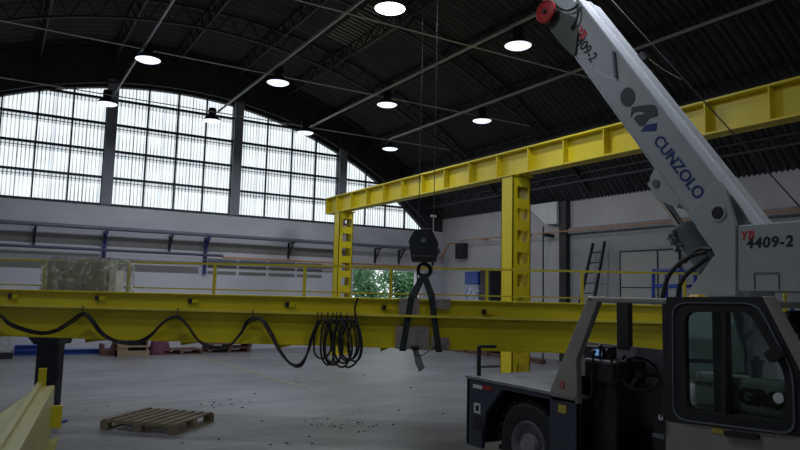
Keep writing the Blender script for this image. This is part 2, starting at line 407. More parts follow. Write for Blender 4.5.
# ------------------------------------------------------------------ roof steel
def lattice(g, fA, fB, n, th):
    for i in range(n):
        g.bar(fA(i/n), fB((i+.5)/n), th, th); g.bar(fB((i+.5)/n), fA((i+1)/n), th, th)
tnames = ['against the gable windows', 'one bay in front of the gable windows', 'two bays in front of the gable windows', 'crossing above the hook block',
          'over the near end of the yellow runway beam', 'above the viewer', 'just behind the viewer']
RI = 14.0
for k, y in enumerate((21.5, 17.75, 13.85, 9.95, 6.0, 2.1, -1.9)):
    t = root('roof_truss', (XC, y, ZS), 'dark arched lattice roof truss %s' % tnames[k], 'roof truss', 'arched roof trusses')
    lo = (lambda s: (lambda x: Vector((x, y, max(arch(x, RI, 8.4, 4.8), 4.6))))(XL+1.0+(XR-XL-2.0)*s)) if k == 0 else (lambda s: (lambda x: Vector((x, y, arch(x)-.1-.52*min(1, 6*s, 6*(1-s)))))(XL+.25+(XR-XL-.5)*s))
    hi = lambda s: (lambda x: Vector((x, y, arch(x)-.1)))(XL+.25+(XR-XL-.5)*s)
    for nm, fn in (('lower_chord', lo), ('upper_chord', hi)):
        g = G(); pts = [fn(i/36) for i in range(37)]
        for a, b in zip(pts, pts[1:]): g.bar(a, b, .06, .06)
        build(nm, g, 'truss', t)
    g = G(); lattice(g, lo, hi, 34, .03); build('lattice', g, 'truss', t)
px_ = [-3.9, -1.7, .5, 2.6, 4.45, 6.45, 8.3, 10.1, 11.8, 13.3, 14.6]
for k, x in enumerate(px_):
    z = arch(x)-.07
    t = root('roof_purlin', (x, 6, z-.45), 'dark lattice purlin running lengthwise under the roof, number %s from the left eave' % ['one','two','three','four','five','six','seven','eight','nine','ten','eleven'][k], 'purlin', 'lattice purlins')
    nrm = Vector((x-XC, 0, z-(ZS+RISE-RO))).normalized(); a0 = Vector((x, YB, z)); dp = nrm*.42
    g = G().bar(a0, (x, YG, z), .05, .05); build('upper_chord', g, 'truss', t)
    g = G().bar(a0-dp, Vector((x, YG, z))-dp, .05, .05); build('lower_chord', g, 'truss', t)
    g = G(); lattice(g, lambda s: Vector((x, YB+(YG-YB)*s, z))-dp, lambda s: Vector((x, YB+(YG-YB)*s, z)), 52, .03); build('lattice', g, 'truss', t)
# tie rods (across) and lamp conduits (lengthwise)
ZR = 6.8
for y, lab in ((17.78, 'thin galvanised tie rod across the hall nearest the gable windows'), (13.85, 'thin galvanised tie rod across the hall above the far lamps'), (9.95, 'thin galvanised tie rod across the hall nearest the viewer')):
    tag(build('tie_rod', G().cyl((XL+1.9, y, ZR), (12.6, y, ZR), .014, 6), 'rod'), lab, 'tie rod', 'roof tie rods')
for x, lab in ((2.2, 'leftmost long pale conduit with lamps hanging below'), (4.85, 'second long pale conduit from the left carrying lamps'), (7.6, 'third long pale conduit from the left carrying lamps'), (10.3, 'rightmost long pale conduit with lamps hanging below')):
    tag(build('lamp_conduit', G().bar((x, -6, ZR+.03), (x, 17.8, ZR+.03), .035, .05), 'rod'), lab, 'conduit', 'lamp conduits')
# lamps
def lamp(x, y, label, hot=False, off=False):
    t = root('high_bay_lamp', (x, y, 6.6), label, 'ceiling lamp', 'high bay lamps')
    build('ballast', G().lathe((x, y, 6.6), [(0, .36), (.09, .36), (.11, .32), (.11, .19), (.07, .17)], 16), 'blackm', t, smooth=True)
    build('reflector', G().lathe((x, y, 6.6), [(.07, .18), (.12, .15), (.20, .07), (.255, 0), (.248, .004), (.19, .065), (.10, .135)], 28), 'truss', t, smooth=True)
    build('lens', G().lathe((x, y, 6.6), [(.246, .004), (.20, -.022), (.1, -.038), (.001, -.042)], 28), 'bulb_hot' if hot else 'bulb', t, smooth=True)
    build('stem', G().cyl((x, y, 6.95), (x, y, ZR+.05 + .1), .012, 6).bar((x-.15, y, 6.85), (x+.05, y, 6.85), .02, .02), 'truss', t)
    l = bpy.data.lights.new('lamp_light', 'AREA'); l.shape = 'DISK'; l.size = .4; l.energy = LAMP_W*(1.6 if hot else 1); l.color = (.86, .92, 1); 
    o = bpy.data.objects.new('lamp_light', l); COL.objects.link(o); o.parent = t; o.location = (0, 0, -.06)
for lx, ly, lab, hot in ((148, 60, 'lit lamp left, by the crossing of leftmost conduit and middle tie rod', 0), (107, 104, 'lamp hanging in front of the first visible grey window pillar', 0),
        (278, 83, 'lit lamp on the second conduit, left of the hook ropes, middle row', 0), (212, 121, 'small lamp hanging in front of the second visible grey window pillar', 0),
        (387, 105, 'lit lamp on the third conduit, middle row, above the hook block', 0), (305, 133, 'small lamp before the right end of the third window bay', 0),
        (482, 121, 'lit lamp on the rightmost conduit, above the yellow runway beam', 0), (390, 149, 'farthest small lamp, above the far end of the runway beam', 0),
        (518, 46, 'bright lamp nearest the red cable reel of the crane boom', 0), (390, 9, 'brightest glaring lamp at the top edge left of the boom', 1)):
    p = P(lx, ly, 'Z', 6.6); lamp(p.x, p.y, lab, hot)
lamp(-.6, 9.0, 'added unseen high bay lamp beyond the left edge of the picture', 0)  # this and the next two: unseen lamps added to brighten girder and crane
lamp(2.3, 4.8, 'added unseen high bay lamp straight above the girder cable, over the top of the picture', 0)
lamp(5.1, 4.6, 'added unseen high bay lamp above the mobile crane, over the top of the picture', 0)

# ------------------------------------------------------------------ services on gable wall
def hp(name, y0, y1, z, r, m, lab, yy):
    tag(build(name, G().cyl((y0, yy, z), (y1, yy, z), r, 10), m, smooth=True), lab, 'pipe')
hp('wall_pipe', XL+.1, 14.9, 3.72, .065, 'pipe', 'thick grey pipe along the gable wall under the windows', YG-.35)
hp('wall_pipe', XL+.1, 6.3, 3.07, .045, 'pipeb', 'dark blue pipe along the gable wall below the thick grey pipe', YG-.3)
hp('wall_pipe', 6.3, 14.8, 3.02, .03, 'orange', 'slim rust coloured pipe above the open doorway', YG-.2)
hp('wall_pipe', 5.7, 10.9, 2.9, .03, 'pipe', 'slim grey pipe left of the open doorway', YG-.2)
for x, m, lab, z0 in ((2.72, 'blued', 'blue pipe bracket under the left window pillar', 2.75), (5.78, 'blued', 'blue pipe bracket under the second window pillar', 2.45)):
    t = root('pipe_bracket', (x, YG, z0), lab, 'bracket', 'blue pipe brackets')
    build('post', G().box((x-.05, YG-.1, z0), (x+.05, YG, 3.66)), m, t); build('arm', G().box((x-.04, YG-.5, 3.56), (x+.04, YG, 3.65)).bar((x, YG-.42, 3.58), (x, YG-.03, 3.25), .05, .05), m, t)
for px_b, lab in ((35, 'left of the shrink wrapped panel'), (172, 'right of the left blue bracket'), (292, 'left of the far runway column'), (379, 'above the doorway, left one'), (403, 'above the doorway, next to the hook block'), (437, 'above the doorway by the corner')):
    x = P(px_b, 235, 'Y', YG-.3).x
    g = G().box((x-.03, YG-.5, 3.60), (x+.03, YG, 3.65)).bar((x, YG-.42, 3.6), (x, YG-.04, 3.2), .04, .04).box((x-.03, YG-.06, 3.1), (x+.03, YG, 3.62))
    tag(build('pipe_bracket', g, 'blackm'), 'thin dark pipe bracket %s' % lab, 'bracket')
# corner box and bracket on right wall
tag(build('junction_box', G().box((XR-.25, 20.2, 3.35), (XR, 20.7, 3.95)), 'blackm', bevel=.02), 'dark junction box on the right wall near the corner', 'box')
tag(build('cable_arm', G().bar((XR-.4, 21.5, 3.35), (XR-.4, 20.85, 3.95), .05, .05).bar((XR-.4, 20.85, 3.95), (XR-.02, 20.85, 3.95), .05, .05), 'orange'), 'orange sloping arm in the corner behind the hook block', 'cable arm')
zp = 4.02
tag(build('wall_conduit', G().cyl((XR-.35, YB+.2, zp), (XR-.35, 20.3, zp), .022, 6).bar((XR-.35, 16.7, zp), (XR, 16.7, zp), .05, .05).bar((XR-.35, 19.0, zp), (XR, 19.0, zp), .05, .05).bar((XR-.35, 10, zp), (XR, 10, zp), .05, .05), 'orange'), 'thin orange conduit running along the right wall', 'conduit')
g = G().cyl((XR-.35, 15.75, 0), (XR-.35, 15.75, 4.25), .025, 6).box((XR-.4, 15.6, 3.9), (XR, 15.75, 4.0))
tag(build('power_pole', g, 'black'), 'thin black vertical conduit left of the black wall post', 'conduit')
# ladder
pa = P(588, 243, 'X', XR-.35); pb = P(601, 241, 'X', XR-.35)
t = root('ladder', (XR-.8, 13.6, 0), 'dark ladder leaning on the right wall beside the cream door', 'ladder')
A0 = Vector((XR-.9, pa.y+.35, 0)); A1 = Vector((XR-.2, pa.y-.05, pa.z)); B0 = Vector((XR-.9, pb.y+.25, 0)); B1 = Vector((XR-.2, pb.y, pb.z))
for a, b in ((A0, A1), (B0, B1)): build('rail', G().bar(a, b, .05, .09, (1, 0, 0)), 'blackm', t)
for k in range(1, 12): build('rung', G().cyl(A0.lerp(A1, k/12), B0.lerp(B1, k/12), .018, 6), 'blackm', t)
# blue topped drum stack and dark cabinet by right wall
q0 = P(474, 272, 'X', XR-.6); q1 = P(487, 272, 'X', XR-.6)
t = root('wrapped_stack', (XR-.6, (q0.y+q1.y)/2, 0), 'blue and white wrapped stack of sacks by the right wall', 'stack')
build('sacks', G().box((XR-1.0, q1.y, 0), (XR-.2, q0.y, 2.35)), mat('printed_sacks', (.62, .66, .75), .6, c2=(.10, .14, .30), scale=9), t, bevel=.04)
build('cover', G().box((XR-1.02, q1.y-.01, 2.35), (XR-.18, q0.y+.01, q0.z)), 'blue', t, bevel=.04)
q2 = P(500, 270, 'X', XR-.6)
t = root('cabinet', (XR-.5, (q1.y+q2.y)/2, 0), 'tall dark cabinet beside the blue topped stack', 'cabinet')
build('body', G().box((XR-.95, q2.y, 0), (XR-.1, q1.y-.05, q2.z)), 'navy', t, bevel=.02); build('door', G().box((XR-.98, q2.y+.05, .1), (XR-.95, q1.y-.1, q2.z-.08)), 'navy', t)
# blue frames behind railing (trolleys)
for x0, x1, y0, lab in ((661, 690, 272, 'blue tubular trolley behind the crane boom hoses'), (768, 800, 304, 'blue tubular trolley at the right edge behind the crane')):
    a = P(x0, y0, 'X', 14.2); b = P(x1, y0, 'X', 14.2)
    t = root('tube_trolley', (14.2, (a.y+b.y)/2, 0), lab, 'trolley', 'blue trolleys')
    h = a.z; g = G()
    for X in (13.9, 14.4): g.tube(spline([(X, a.y, .1), (X, a.y, h-.2), (X, a.y-.12, h), (X, b.y+.12, h), (X, b.y, h-.2), (X, b.y, .1)], 5), .045, 8)
    for z in (.3, h*.55, h-.35): g.bar((13.9, a.y, z), (13.9, b.y, z), .05, .08).bar((14.4, a.y, z), (14.4, b.y, z), .05, .08).bar((13.9, a.y, z), (14.4, a.y, z), .05, .05).bar((13.9, b.y, z), (14.4, b.y, z), .05, .05)
    build('frame', g, 'blue', t, smooth=True)
    build('wheel', G().cyl((13.86, a.y, .09), (13.94, a.y, .09), .09, 12), 'rubber', t); build('wheel', G().cyl((13.86, b.y, .09), (13.94, b.y, .09), .09, 12), 'rubber', t)

# trees in the yard
def tree(x, y, h, lab, n=3800, rr=1.5):
    t = root('tree', (x, y, -.03), lab, 'tree', 'trees in the yard')
    build('trunk', G().tube([(x, y, -.03), (x+.1, y, h*.45), (x, y+.1, h*.8)], .1, 8, rs=[.14, .1, .04]), 'bark', t, smooth=True)
    g = G()
    cl = [(random.gauss(0, .55), random.gauss(0, .4), random.uniform(-.5, .5)) for _ in range(14)]
    for _ in range(n):
        c = random.choice(cl); p = Vector((x+c[0]*rr+random.gauss(0, .3), y+c[1]*rr+random.gauss(0, .3), max(.55, h*.6+c[2]*h*.75+random.gauss(0, .28))))
        a = Vector((random.gauss(0, 1), random.gauss(0, 1), random.gauss(0, 1))).normalized(); b = a.orthogonal().normalized(); s_ = random.uniform(.07, .14)
        g.add([p-a*s_, p+b*s_*.45, p+a*s_, p-b*s_*.45], [(0, 1, 2, 3)])
    build('foliage', g, 'leaf', t)
tree(14.0, 25.6, 3.0, 'leafy tree seen in the left half of the doorway', rr=1.2)
tree(17.0, 27.0, 3.2, 'leafy tree seen in the right half of the doorway', rr=1.2)
tree(15.1, 28.5, 3.8, 'taller leafy tree further back beyond the doorway', 4000, 1.8)

# ================================================================== RUNWAY (yellow portal)
XW = 9.5; ZB = 4.58; ZT = 5.13
t = root('runway_beam', (XW, 11, ZB), 'long yellow runway beam resting on the yellow columns', 'crane runway beam')
Y0, Y1 = -1.2, 20.3
build('top_flange', G().box((XW-.16, Y0, ZT-.03), (XW+.16, Y1, ZT)), 'yellow_run', t); build('bottom_flange', G().box((XW-.16, Y0, ZB), (XW+.16, Y1, ZB+.03)), 'yellow_run', t)
build('web', G().box((XW-.012, Y0, ZB), (XW+.012, Y1, ZT)), 'yellow_run', t)
build('crane_rail', G().box((XW-.03, Y0, ZT), (XW+.03, Y1, ZT+.05)), 'yellow_run', t)
build('end_plate', G().box((XW-.16, 20.28, ZB), (XW+.16, 20.31, ZT)), 'yellow_run', t)
y = 19.5
while y > Y0:
    build('stiffener', G().box((XW-.15, y-.012, ZB+.03), (XW+.15, y+.012, ZT-.03)), 'yellow_run', t); y -= 1.02
def runcol(y, lab):
    t = root('runway_column', (XW, y, 0), lab, 'column', 'yellow runway columns'); a, b = .25, .19
    build('channel', G().box((XW-a, y-b, 0), (XW-a+.125, y-b+.02, ZB-.03)).box((XW-a, y-b, 0), (XW-a+.02, y+b, ZB-.03)).box((XW-a, y+b-.02, 0), (XW-a+.125, y+b, ZB-.03)), 'yellow_run', t)
    build('channel', G().box((XW+a-.06, y-b, 0), (XW+a, y-b+.02, ZB-.03)).box((XW+a-.02, y-b, 0), (XW+a, y+b, ZB-.03)).box((XW+a-.06, y+b-.02, 0), (XW+a, y+b, ZB-.03)), 'yellow_run', t)
    z = ZB-.15
    while z > .3:
        build('batten', G().box((XW-a+.125, y-b-.008, z-.105), (XW+a-.05, y-b+.016, z+.105)), 'yellow_run', t)
        build('batten', G().box((XW-a+.125, y+b-.016, z-.105), (XW+a-.05, y+b+.008, z+.105)), 'yellow_run', t)
        z -= .47
    build('cap_plate', G().box((XW-a-.03, y-b-.04, ZB-.03), (XW+a+.06, y+b+.04, ZB)), 'yellow_run', t)
    build('base_plate', G().box((XW-a-.08, y-b-.08, 0), (XW+a+.08, y+b+.08, .03)), 'yellow_run', t)
runcol(10.85, 'near yellow runway column with square openings, behind the railing'); runcol(19.22, 'far yellow runway column beside the open doorway'); runcol(2.6, 'yellow runway column beyond the right edge of the picture')

# ================================================================== BRIDGE GIRDER
Dp = [CAM+ray(0, 310)*9.65, CAM+ray(790, 330)*8.75]
ga = Vector((Dp[0].x, Dp[0].y, 0)); gb = Vector((Dp[1].x, Dp[1].y, 0)); gu = (gb-ga).normalized(); gv = Vector((-gu.y, gu.x, 0))
GM = Matrix(((gu.x, gv.x, 0, ga.x), (gu.y, gv.y, 0, ga.y), (0, 0, 1, 0), (0, 0, 0, 1)))     # local: x along, y back, z up
LG = (gb-ga).length
def gl(x, y, v=0.0):      # pixel -> girder frame on the plane at depth v behind the front face
    p = PP(x, y, ga+gv*v, gv); q = GM.inverted() @ p; return q
gt = root('bridge_girder', GM @ Vector((LG/2, .2, 1.2)), 'long yellow box girder of a bridge crane held by the mobile crane', 'crane girder')
zt, zb = 1.915, 1.235; TH = .34; U0, U1 = -3.5, LG
def gg(): return G(GM)
build('web', gg().box((U0, .03, zb+.02), (U1-.1, TH-.03, zt-.02)), 'yellow', gt)
build('top_flange', gg().box((U0, -.02, zt-.02), (U1, TH+.04, zt)), 'yellow', gt)
build('bottom_flange', gg().box((U0, -.02, zb), (U1-.2, TH+.04, zb+.02)), 'yellow', gt)
build('end_plate', gg().prism([(U1-.12, .02, zb+.05), (U1, .02, zb+.16), (U1+.03, .02, (zb+zt)/2), (U1, .02, zt-.12), (U1-.12, .02, zt-.02)], (0, TH-.04, 0)), 'yellow', gt)
zr = gl(200, 309.3).z
build('cable_rail', gg().box((U0, -.075, zr-.012), (U1-.1, .03, zr+.002)).box((U0, -.08, zr-.03), (U1-.1, -.068, zr+.002)), 'yellow_rail', gt)
for x, y in ((10, 296), (97, 298), (190, 301), (287, 304.5), (384, 307.5), (484, 312), (585, 316)):
    q = gl(x, y); s_ = build('socket', gg().box((q.x-.03, .0, q.z-.035), (q.x+.03, .035, q.z+.035)), 'black', gt); s_['label'] = 'black square socket'
    build('lug', gg().box((q.x+.035, -.01, q.z-.03), (q.x+.12, .04, q.z+.025)), 'yellow', gt)
for x0, x1, y0 in ((88, 125, 333), (183, 210, 336), (280, 300, 339), (381, 393, 344), (-20, 8, 331)):
    a = gl(x0, y0, TH+.1); b = gl(x1, y0, TH+.1)
    build('walkway_bracket', gg().prism([(a.x, TH, zb+.05), (b.x, TH, zb+.05), (b.x, TH+.04, zb-.01), (a.x, TH+.04, zb-.09)], (0, .9, 0)), 'yellow', gt)
build('walkway_plate', gg().box((U0, TH, zb+.04), (U1-.3, TH+.95, zb+.07)), 'yellow', gt)
# railing on the back of the walkway
VR = TH+.9
def rz(x, y): return gl(x, y, VR)
zt_r = rz(300, 265.6).z; zm_r = rz(300, 291.5).z
rp = [rz(x, 270).x for x in (-45, 45, 129, 215, 305, 391, 487, 582, 684, 784)]
build('top_rail', gg().bar((U0, VR, zt_r), (U1+.1, VR, zt_r), .03, .033), 'yellow_hand', gt)
build('middle_rail', gg().bar((U0, VR, zm_r), (U1+.1, VR, zm_r), .012, .022), 'yellow_hand', gt)
for x in rp: build('railing_post', gg().box((x-.022, VR-.02, zb+.05), (x+.022, VR+.02, zt_r)), 'yellow_hand', gt)
# small black hooks carrying the cable
HK = [(83, 311), (178, 314.5), (253, 316), (318, 318), (322, 318), (328, 318), (333, 318), (337, 318), (341, 319), (347, 319), (356, 318)]
for x, y in HK:
    q = gl(x, y, -.09); build('cable_hook', gg().tube([(q.x, -.07, zr), (q.x, -.11, zr+.01), (q.x, -.115, zr-.05), (q.x, -.09, zr-.09)], .007, 6), 'blackm', gt)
def cab(pts, v, r=.018, n=10):
    return [GM @ Vector((lambda q: (q.x, v, q.z))(gl(x, y, v))) for x, y in spline2(pts, n)]
def spline2(pts, n): return [(p.x, p.y) for p in spline([(x, y, 0) for x, y in pts], n)]
t = root('power_cable', GM @ Vector((2, -.12, .95)), 'black power cable looped and coiled along the yellow girder', 'cable')
g = G()
main = [(-40, 300), (-20, 306), (0, 315), (12, 324), (38, 332), (55, 330), (70, 321), (83, 313), (92, 319), (103, 333), (118, 341), (135, 342), (150, 335), (165, 321), (178, 316), (188, 326), (197, 339), (210, 346), (228, 346), (240, 334), (247, 321), (255, 317.5), (263, 320), (272, 333), (280, 350), (290, 363), (300, 364), (308, 352), (313, 335), (318, 320)]
g.tube(cab(main, -.10), .017, 7); g.tube(cab([(x+1.8*math.sin(i*1.3), y+1.8) for i, (x, y) in enumerate(main)], -.135), .015, 7)
build('hanging_length', g, 'cable', t, smooth=True)
g = G()
for i in range(9):
    cx = 322+4.1*i+random.uniform(-1.5, 1.5); w_ = random.uniform(6.5, 10); y0 = 319+random.uniform(0, 1.5); y1 = 363+random.uniform(-3, 8)-abs(i-4)*.6
    v = -.09-.018*(i % 5); mid = (y0+y1)/2; lean = random.uniform(-2.5, 2)
    pts = [(min(max(cx+w_*math.sin(t_)*(.55+.45*(1-math.cos(t_))/2)*1.15+lean*(1-math.cos(t_))/2, 314), 362), mid-(y1-y0)/2*math.cos(t_)) for t_ in [j*2*math.pi/26 for j in range(27)]]
    g.tube([GM @ Vector((lambda q: (q.x, v, q.z))(gl(x, y, v))) for x, y in pts], .0145, 7)
build('coil', g, 'cable', t, smooth=True)
g = G().tube(cab([(358, 298), (355.5, 305), (355, 312), (358, 325), (360.5, 338), (361, 350), (357, 361), (350, 367), (344, 366)], -.13), .0145, 7)
build('end_length', g, 'cable', t, smooth=True)

# shrink wrapped control panel on the walkway
a = gl(50, 288, TH+.5); b = gl(110, 288, TH+.5); c_ = gl(126, 288, TH+.5); ztop = gl(80, 258.5, TH+.5).z; zbase = zb+.07
t = root('control_cabinet', GM @ Vector(((a.x+b.x)/2, TH+.5, zbase)), 'brown grey control cabinet shrink wrapped in clear plastic on the girder walkway', 'control cabinet')
build('body', gg().box((a.x+.06, TH+.3, zbase), (b.x, TH+.72, ztop-.05)), 'beige', t, bevel=.01)
for k in range(3):
    x0 = a.x+.08+k*(b.x-a.x-.08)/3; build('door', gg().box((x0, TH+.285, zbase+.05), (x0+(b.x-a.x-.2)/3, TH+.3, ztop-.1)), 'beige', t)
build('side_box', gg().box((b.x+.02, TH+.4, zbase), (c_.x-.12, TH+.65, ztop-.18)), 'white', t, bevel=.01)
g = gg(); nx, nz = 34, 14; x0, x1 = a.x-.02, c_.x
def jit(): return random.uniform(-.018, .018)
ring = []
for j in range(nz+1):
    row = []
    for i in range(nx+1):
        f_ = i/nx; row.append((x0+(x1-x0)*f_+jit(), TH+.26+jit(), zbase+(ztop-zbase+.02*math.sin(i*1.3))*j/nz))
    for i in range(6): row.append((x1+jit(), TH+.26+.5*(i+1)/6, zbase+(ztop-.03-zbase)*j/nz+jit()))
    for i in range(nx): row.append((x1+(x0-x1)*(i+1)/nx+jit(), TH+.76+jit(), zbase+(ztop-zbase)*j/nz))
    for i in range(5): row.append((x0+jit(), TH+.76-.5*(i+1)/6, zbase+(ztop-zbase)*j/nz))
    ring.append(row)
W_ = len(ring[0]); vs = [p for r_ in ring for p in r_]
fs = [(j*W_+i, j*W_+(i+1) % W_, (j+1)*W_+(i+1) % W_, (j+1)*W_+i) for j in range(nz) for i in range(W_)]
vs.append(((x0+x1)/2, TH+.5, ztop+.0)); k = len(vs)-1; fs += [(nz*W_+i, nz*W_+(i+1) % W_, k) for i in range(W_)]
g.add(vs, fs); build('plastic_film', g, 'film', t)

# dark stand holding the girder at left
a = gl(36.5, 350, .05); b = gl(58, 350, .05); zs_ = zb
t = root('support_stand', GM @ Vector(((a.x+b.x)/2, .2, 0)), 'tall dark steel stand under the left of the yellow girder', 'stand')
build('column', gg().box((a.x, .05, .03), (b.x, .22, zs_-.06)), 'navy', t, bevel=.01)
build('head_plate', gg().prism([(a.x-.1, -.03, zs_), (b.x+.03, -.03, zs_), (b.x, -.03, zs_-.1), (a.x, -.03, zs_-.1)], (0, .4, 0)), 'navy', t)
build('base_plate', gg().box((a.x-.04, -.02, 0), (b.x+.07, .30, .03)), 'blue', t)
build('blue_brace', gg().bar((b.x-.06, .02, .55), (b.x+.04, .02, .03), .05, .05), 'blue', t)['label'] = 'blue brace'
g = gg(); q = [(b.x-.02, -.02, .90), (b.x+.02, -.03, .84), (b.x+.08, -.03, .78), (b.x+.07, -.03, .66), (b.x+.0, -.03, .58)]; g.tube(spline(q, 6), .014, 6)
for k in range(9): z = zs_-.02-.05*k; g.tube([(b.x-.01, -.02, z), (b.x+.045+.02*math.sin(k*2.), -.03, z-.02), (b.x-.01, -.02, z-.05)], .012, 6)
build('strap', g, 'cable', t, smooth=True)

# ------------------------------------------------------------------ hook block, slings, pads
hx = gl(424.5, 246, TH/2); U = hx.x; VB = TH/2
HP = GM @ Vector((U, VB, 0)); PXM = 9.2/660
def hz(y): return gl(424.5, y, VB).z
t = root('hook_block', (HP.x, HP.y, hz(281)), 'dark steel hook block hanging on two ropes above the girder', 'hook block')
def hb(pts): return [(gl(x, y, VB).x, gl(x, y, VB).z) for x, y in pts]
pl = hb([(414.5, 230), (431.5, 229), (438.5, 243), (436, 262), (412, 262), (409, 241)])
for dv in (-.11, .07): build('cheek_plate', gg().prism([(x, VB+dv, z) for x, z in pl], (0, .04, 0)), 'blackm', t, bevel=.008)
zc = (hz(244)); build('sheave', gg().cyl((U, VB-.05, zc), (U, VB+.05, zc), .165, 28), 'black', t, smooth=True)
build('pin', gg().cyl((U-.01, VB-.14, hz(241)), (U-.01, VB+.14, hz(241)), .035, 14), 'cyl', t, smooth=True)
build('weight_band', gg().box((U-.175, VB-.135, hz(261.5)), (U+.16, VB+.135, hz(256))), 'black', t, bevel=.01)
zk = hz(262); rr = .088
hk = [(U, VB, zk+.02), (U, VB, zk-.03)] + [(U+.01+rr*math.sin(a_), VB, zk-.12+rr*math.cos(a_)) for a_ in [x*math.pi/180 for x in range(-10, 251, 20)][::1]]
rs_ = [.03, .03]+[.030-.0008*i if i < 9 else .026-.003*(i-9) for i in range(14)]
build('hook', gg().tube(hk, .028, 10, rs=rs_), 'blackm', t, smooth=True)
build('safety_latch', gg().bar((U-.05, VB, zk-.05), (U-.06, VB, zk-.14), .02, .015), 'cyl', t)
# slings
def sling(xt, xb_, lab, tail=False):
    qt = gl(*xt, -.03); qm = gl(*xb_, -.03); wd = .085
    t = root('lifting_sling', GM @ Vector((qm.x, .1, zb-.05)), lab, 'sling', 'lifting slings')
    e = .034; zz = zk-.175
    loop = [(U+.0, VB-.02, zz), (qt.x, -e, zt+.03), (qm.x, -e, zb-.03), (qm.x, TH+.06+e, zb-.03), (qt.x, TH+.06+e, zt+.03), (U, VB+.02, zz)]
    g = gg()
    for p, q in zip(loop, loop[1:]):
        g.bar(p, q, wd if abs(q[1]-p[1]) < 2 else wd, .012, (0, 1, 0) if abs(Vector(q).z-Vector(p).z) > .1 else (0, 0, 1))
    build('strap', g, 'strap', t)
    build('eye', gg().tube([(U+.085*math.sin(a_), VB-.02, zz+.06+.09*math.cos(a_)) for a_ in [i*math.pi/10 for i in range(20)]], .022, 8, closed=True), 'strap', t, smooth=True)
    return t
sling((411.5, 298), (402.5, 347), 'left dark webbing sling around the yellow girder'); s2 = sling((431.5, 299), (439, 349), 'right dark webbing sling around the yellow girder')
def pad(name, pts, lab, over=False):
    q = [gl(x, y, -.03) for x, y in pts]; g = gg()
    x0, x1 = min(p.x for p in q), max(p.x for p in q); z0, z1 = min(p.z for p in q), max(p.z for p in q)
    n = 8; vs = []
    for i in range(n+1):
        x = x0+(x1-x0)*i/n
        dz = random.uniform(-.015, .015)
        if over: prof = [(-.026, z0+dz), (-.028, (z0+z1)/2), (-.026, zt+.006), (.1, zt+.012), (TH+.05, zt+.008), (TH+.052, zt-.25)]
        else: prof = [(-.026, z1+dz), (-.029+random.uniform(-.004, .0), (z0+z1)/2), (-.026, zb-.008), (.1, zb-.012), (TH+.05, zb-.01), (TH+.052, zb+.03)]
        vs += [(x, a_, b_) for a_, b_ in prof]
    m_ = 6; g.add(vs, [(i*m_+j, (i+1)*m_+j, (i+1)*m_+j+1, i*m_+j+1) for i in range(n) for j in range(m_-1)])
    o = build(name, g, 'card', None); so = o.modifiers.new('thick', 'SOLIDIFY'); so.thickness = .006; so.offset = 0
    tag(o, lab, 'pad')
pad('protective_pad', [(399, 300), (419, 317)], 'grey brown pad under the left sling, on top of the girder', True)
pad('protective_pad', [(430, 300), (450, 309)], 'grey brown pad under the right sling, on top of the girder', True)
pad('protective_pad', [(396, 326), (429, 347)], 'wide brown pad under the left sling, at the girder bottom')
pad('protective_pad', [(431, 337), (449, 348)], 'small brown pad under the right sling, at the girder bottom')
q = gl(414, 350, -.03); t = root('ratchet_strap', GM @ Vector((q.x, -.03, zb-.35)), 'loose grey strap end and wire dangling below the girder pads', 'strap')
build('tail', gg().add([(x_, v_, z_) for (x_, z_) in [(lambda p: (p.x, p.z))(gl(*e_, -.03)) for e_ in ((413, 350), (418, 350), (421, 357), (425, 368), (419, 372), (415, 362))] for v_ in (-.04, -.03)],
      [(0, 2, 4, 6, 8, 10), (1, 11, 9, 7, 5, 3), (0, 1, 3, 2), (2, 3, 5, 4), (4, 5, 7, 6), (6, 7, 9, 8), (8, 9, 11, 10), (10, 11, 1, 0)]), 'grey', t)
build('wire', gg().tube([(lambda p: (p.x, -.05, p.z))(gl(x, y, -.03)) for x, y in spline2([(411, 345), (415, 353), (422, 355), (430, 350), (437, 345)], 5)], .007, 6), 'cable', t)
build('buckle', gg().box((q.x-.03, -.055, q.z-.0), (q.x+.07, -.03, q.z+.05)), 'black', t)

# ================================================================== MOBILE CARRY-DECK CRANE
XS = 4.71; XF = 6.70; XM = (XS+XF)/2
cr = root('mobile_crane', (XM, 3.9, 0), 'grey mobile deck crane with raised lattice free boom and open cab', 'crane')
cr['label'] = 'grey mobile crane with dark blue deck, side cab and raised boom'
YF = 6.20; ZD = 1.07
def S(x, y, X=XS): return P(x, y, 'X', X)
YC0 = S(576, 399).y; YC1 = 1.9
# hull side with wheel arch (front left fender) as polygons on side plane
yw = S(528, 445, XS+.05).y; RWH = .47; zw = RWH
def hull_front(X, th):
    return G().prism([(X, YF, .30), (X, YF, ZD-.03), (X, YC0, ZD-.03), (X, YC0, .40), (X, yw-.62, .40), (X, yw-.58, .75), (X, yw-.36, .99), (X, yw+.36, .99), (X, yw+.62, .72), (X, yw+.70, .45), (X, yw+.70, .30)], (th, 0, 0))
def hull_side(X, th):
    yb = yw-.62; pts = [(X, YF, .30), (X, YF, ZD-.03), (X, 1.1, ZD-.03), (X, 1.1, .55), (X, 1.15, .55), (X, 1.2, .80), (X, 1.4, .98), (X, 2.1, .98), (X, 2.3, .80), (X, 2.35, .40), (X, yb, .40)]
    pts += [(X, yw-.58, .75), (X, yw-.36, .99), (X, yw+.36, .99), (X, yw+.62, .72), (X, yw+.70, .45), (X, yw+.70, .30)]
    return G().prism(pts, (th, 0, 0))
build('side_panel', hull_front(XS, .06), 'hull', cr, bevel=.012); build('sill', G().box((XS, 1.1, .40), (XS+.06, YC0, .50)), 'hull', cr); build('side_panel', hull_side(XF-.06, .06), 'hull', cr, bevel=.012)
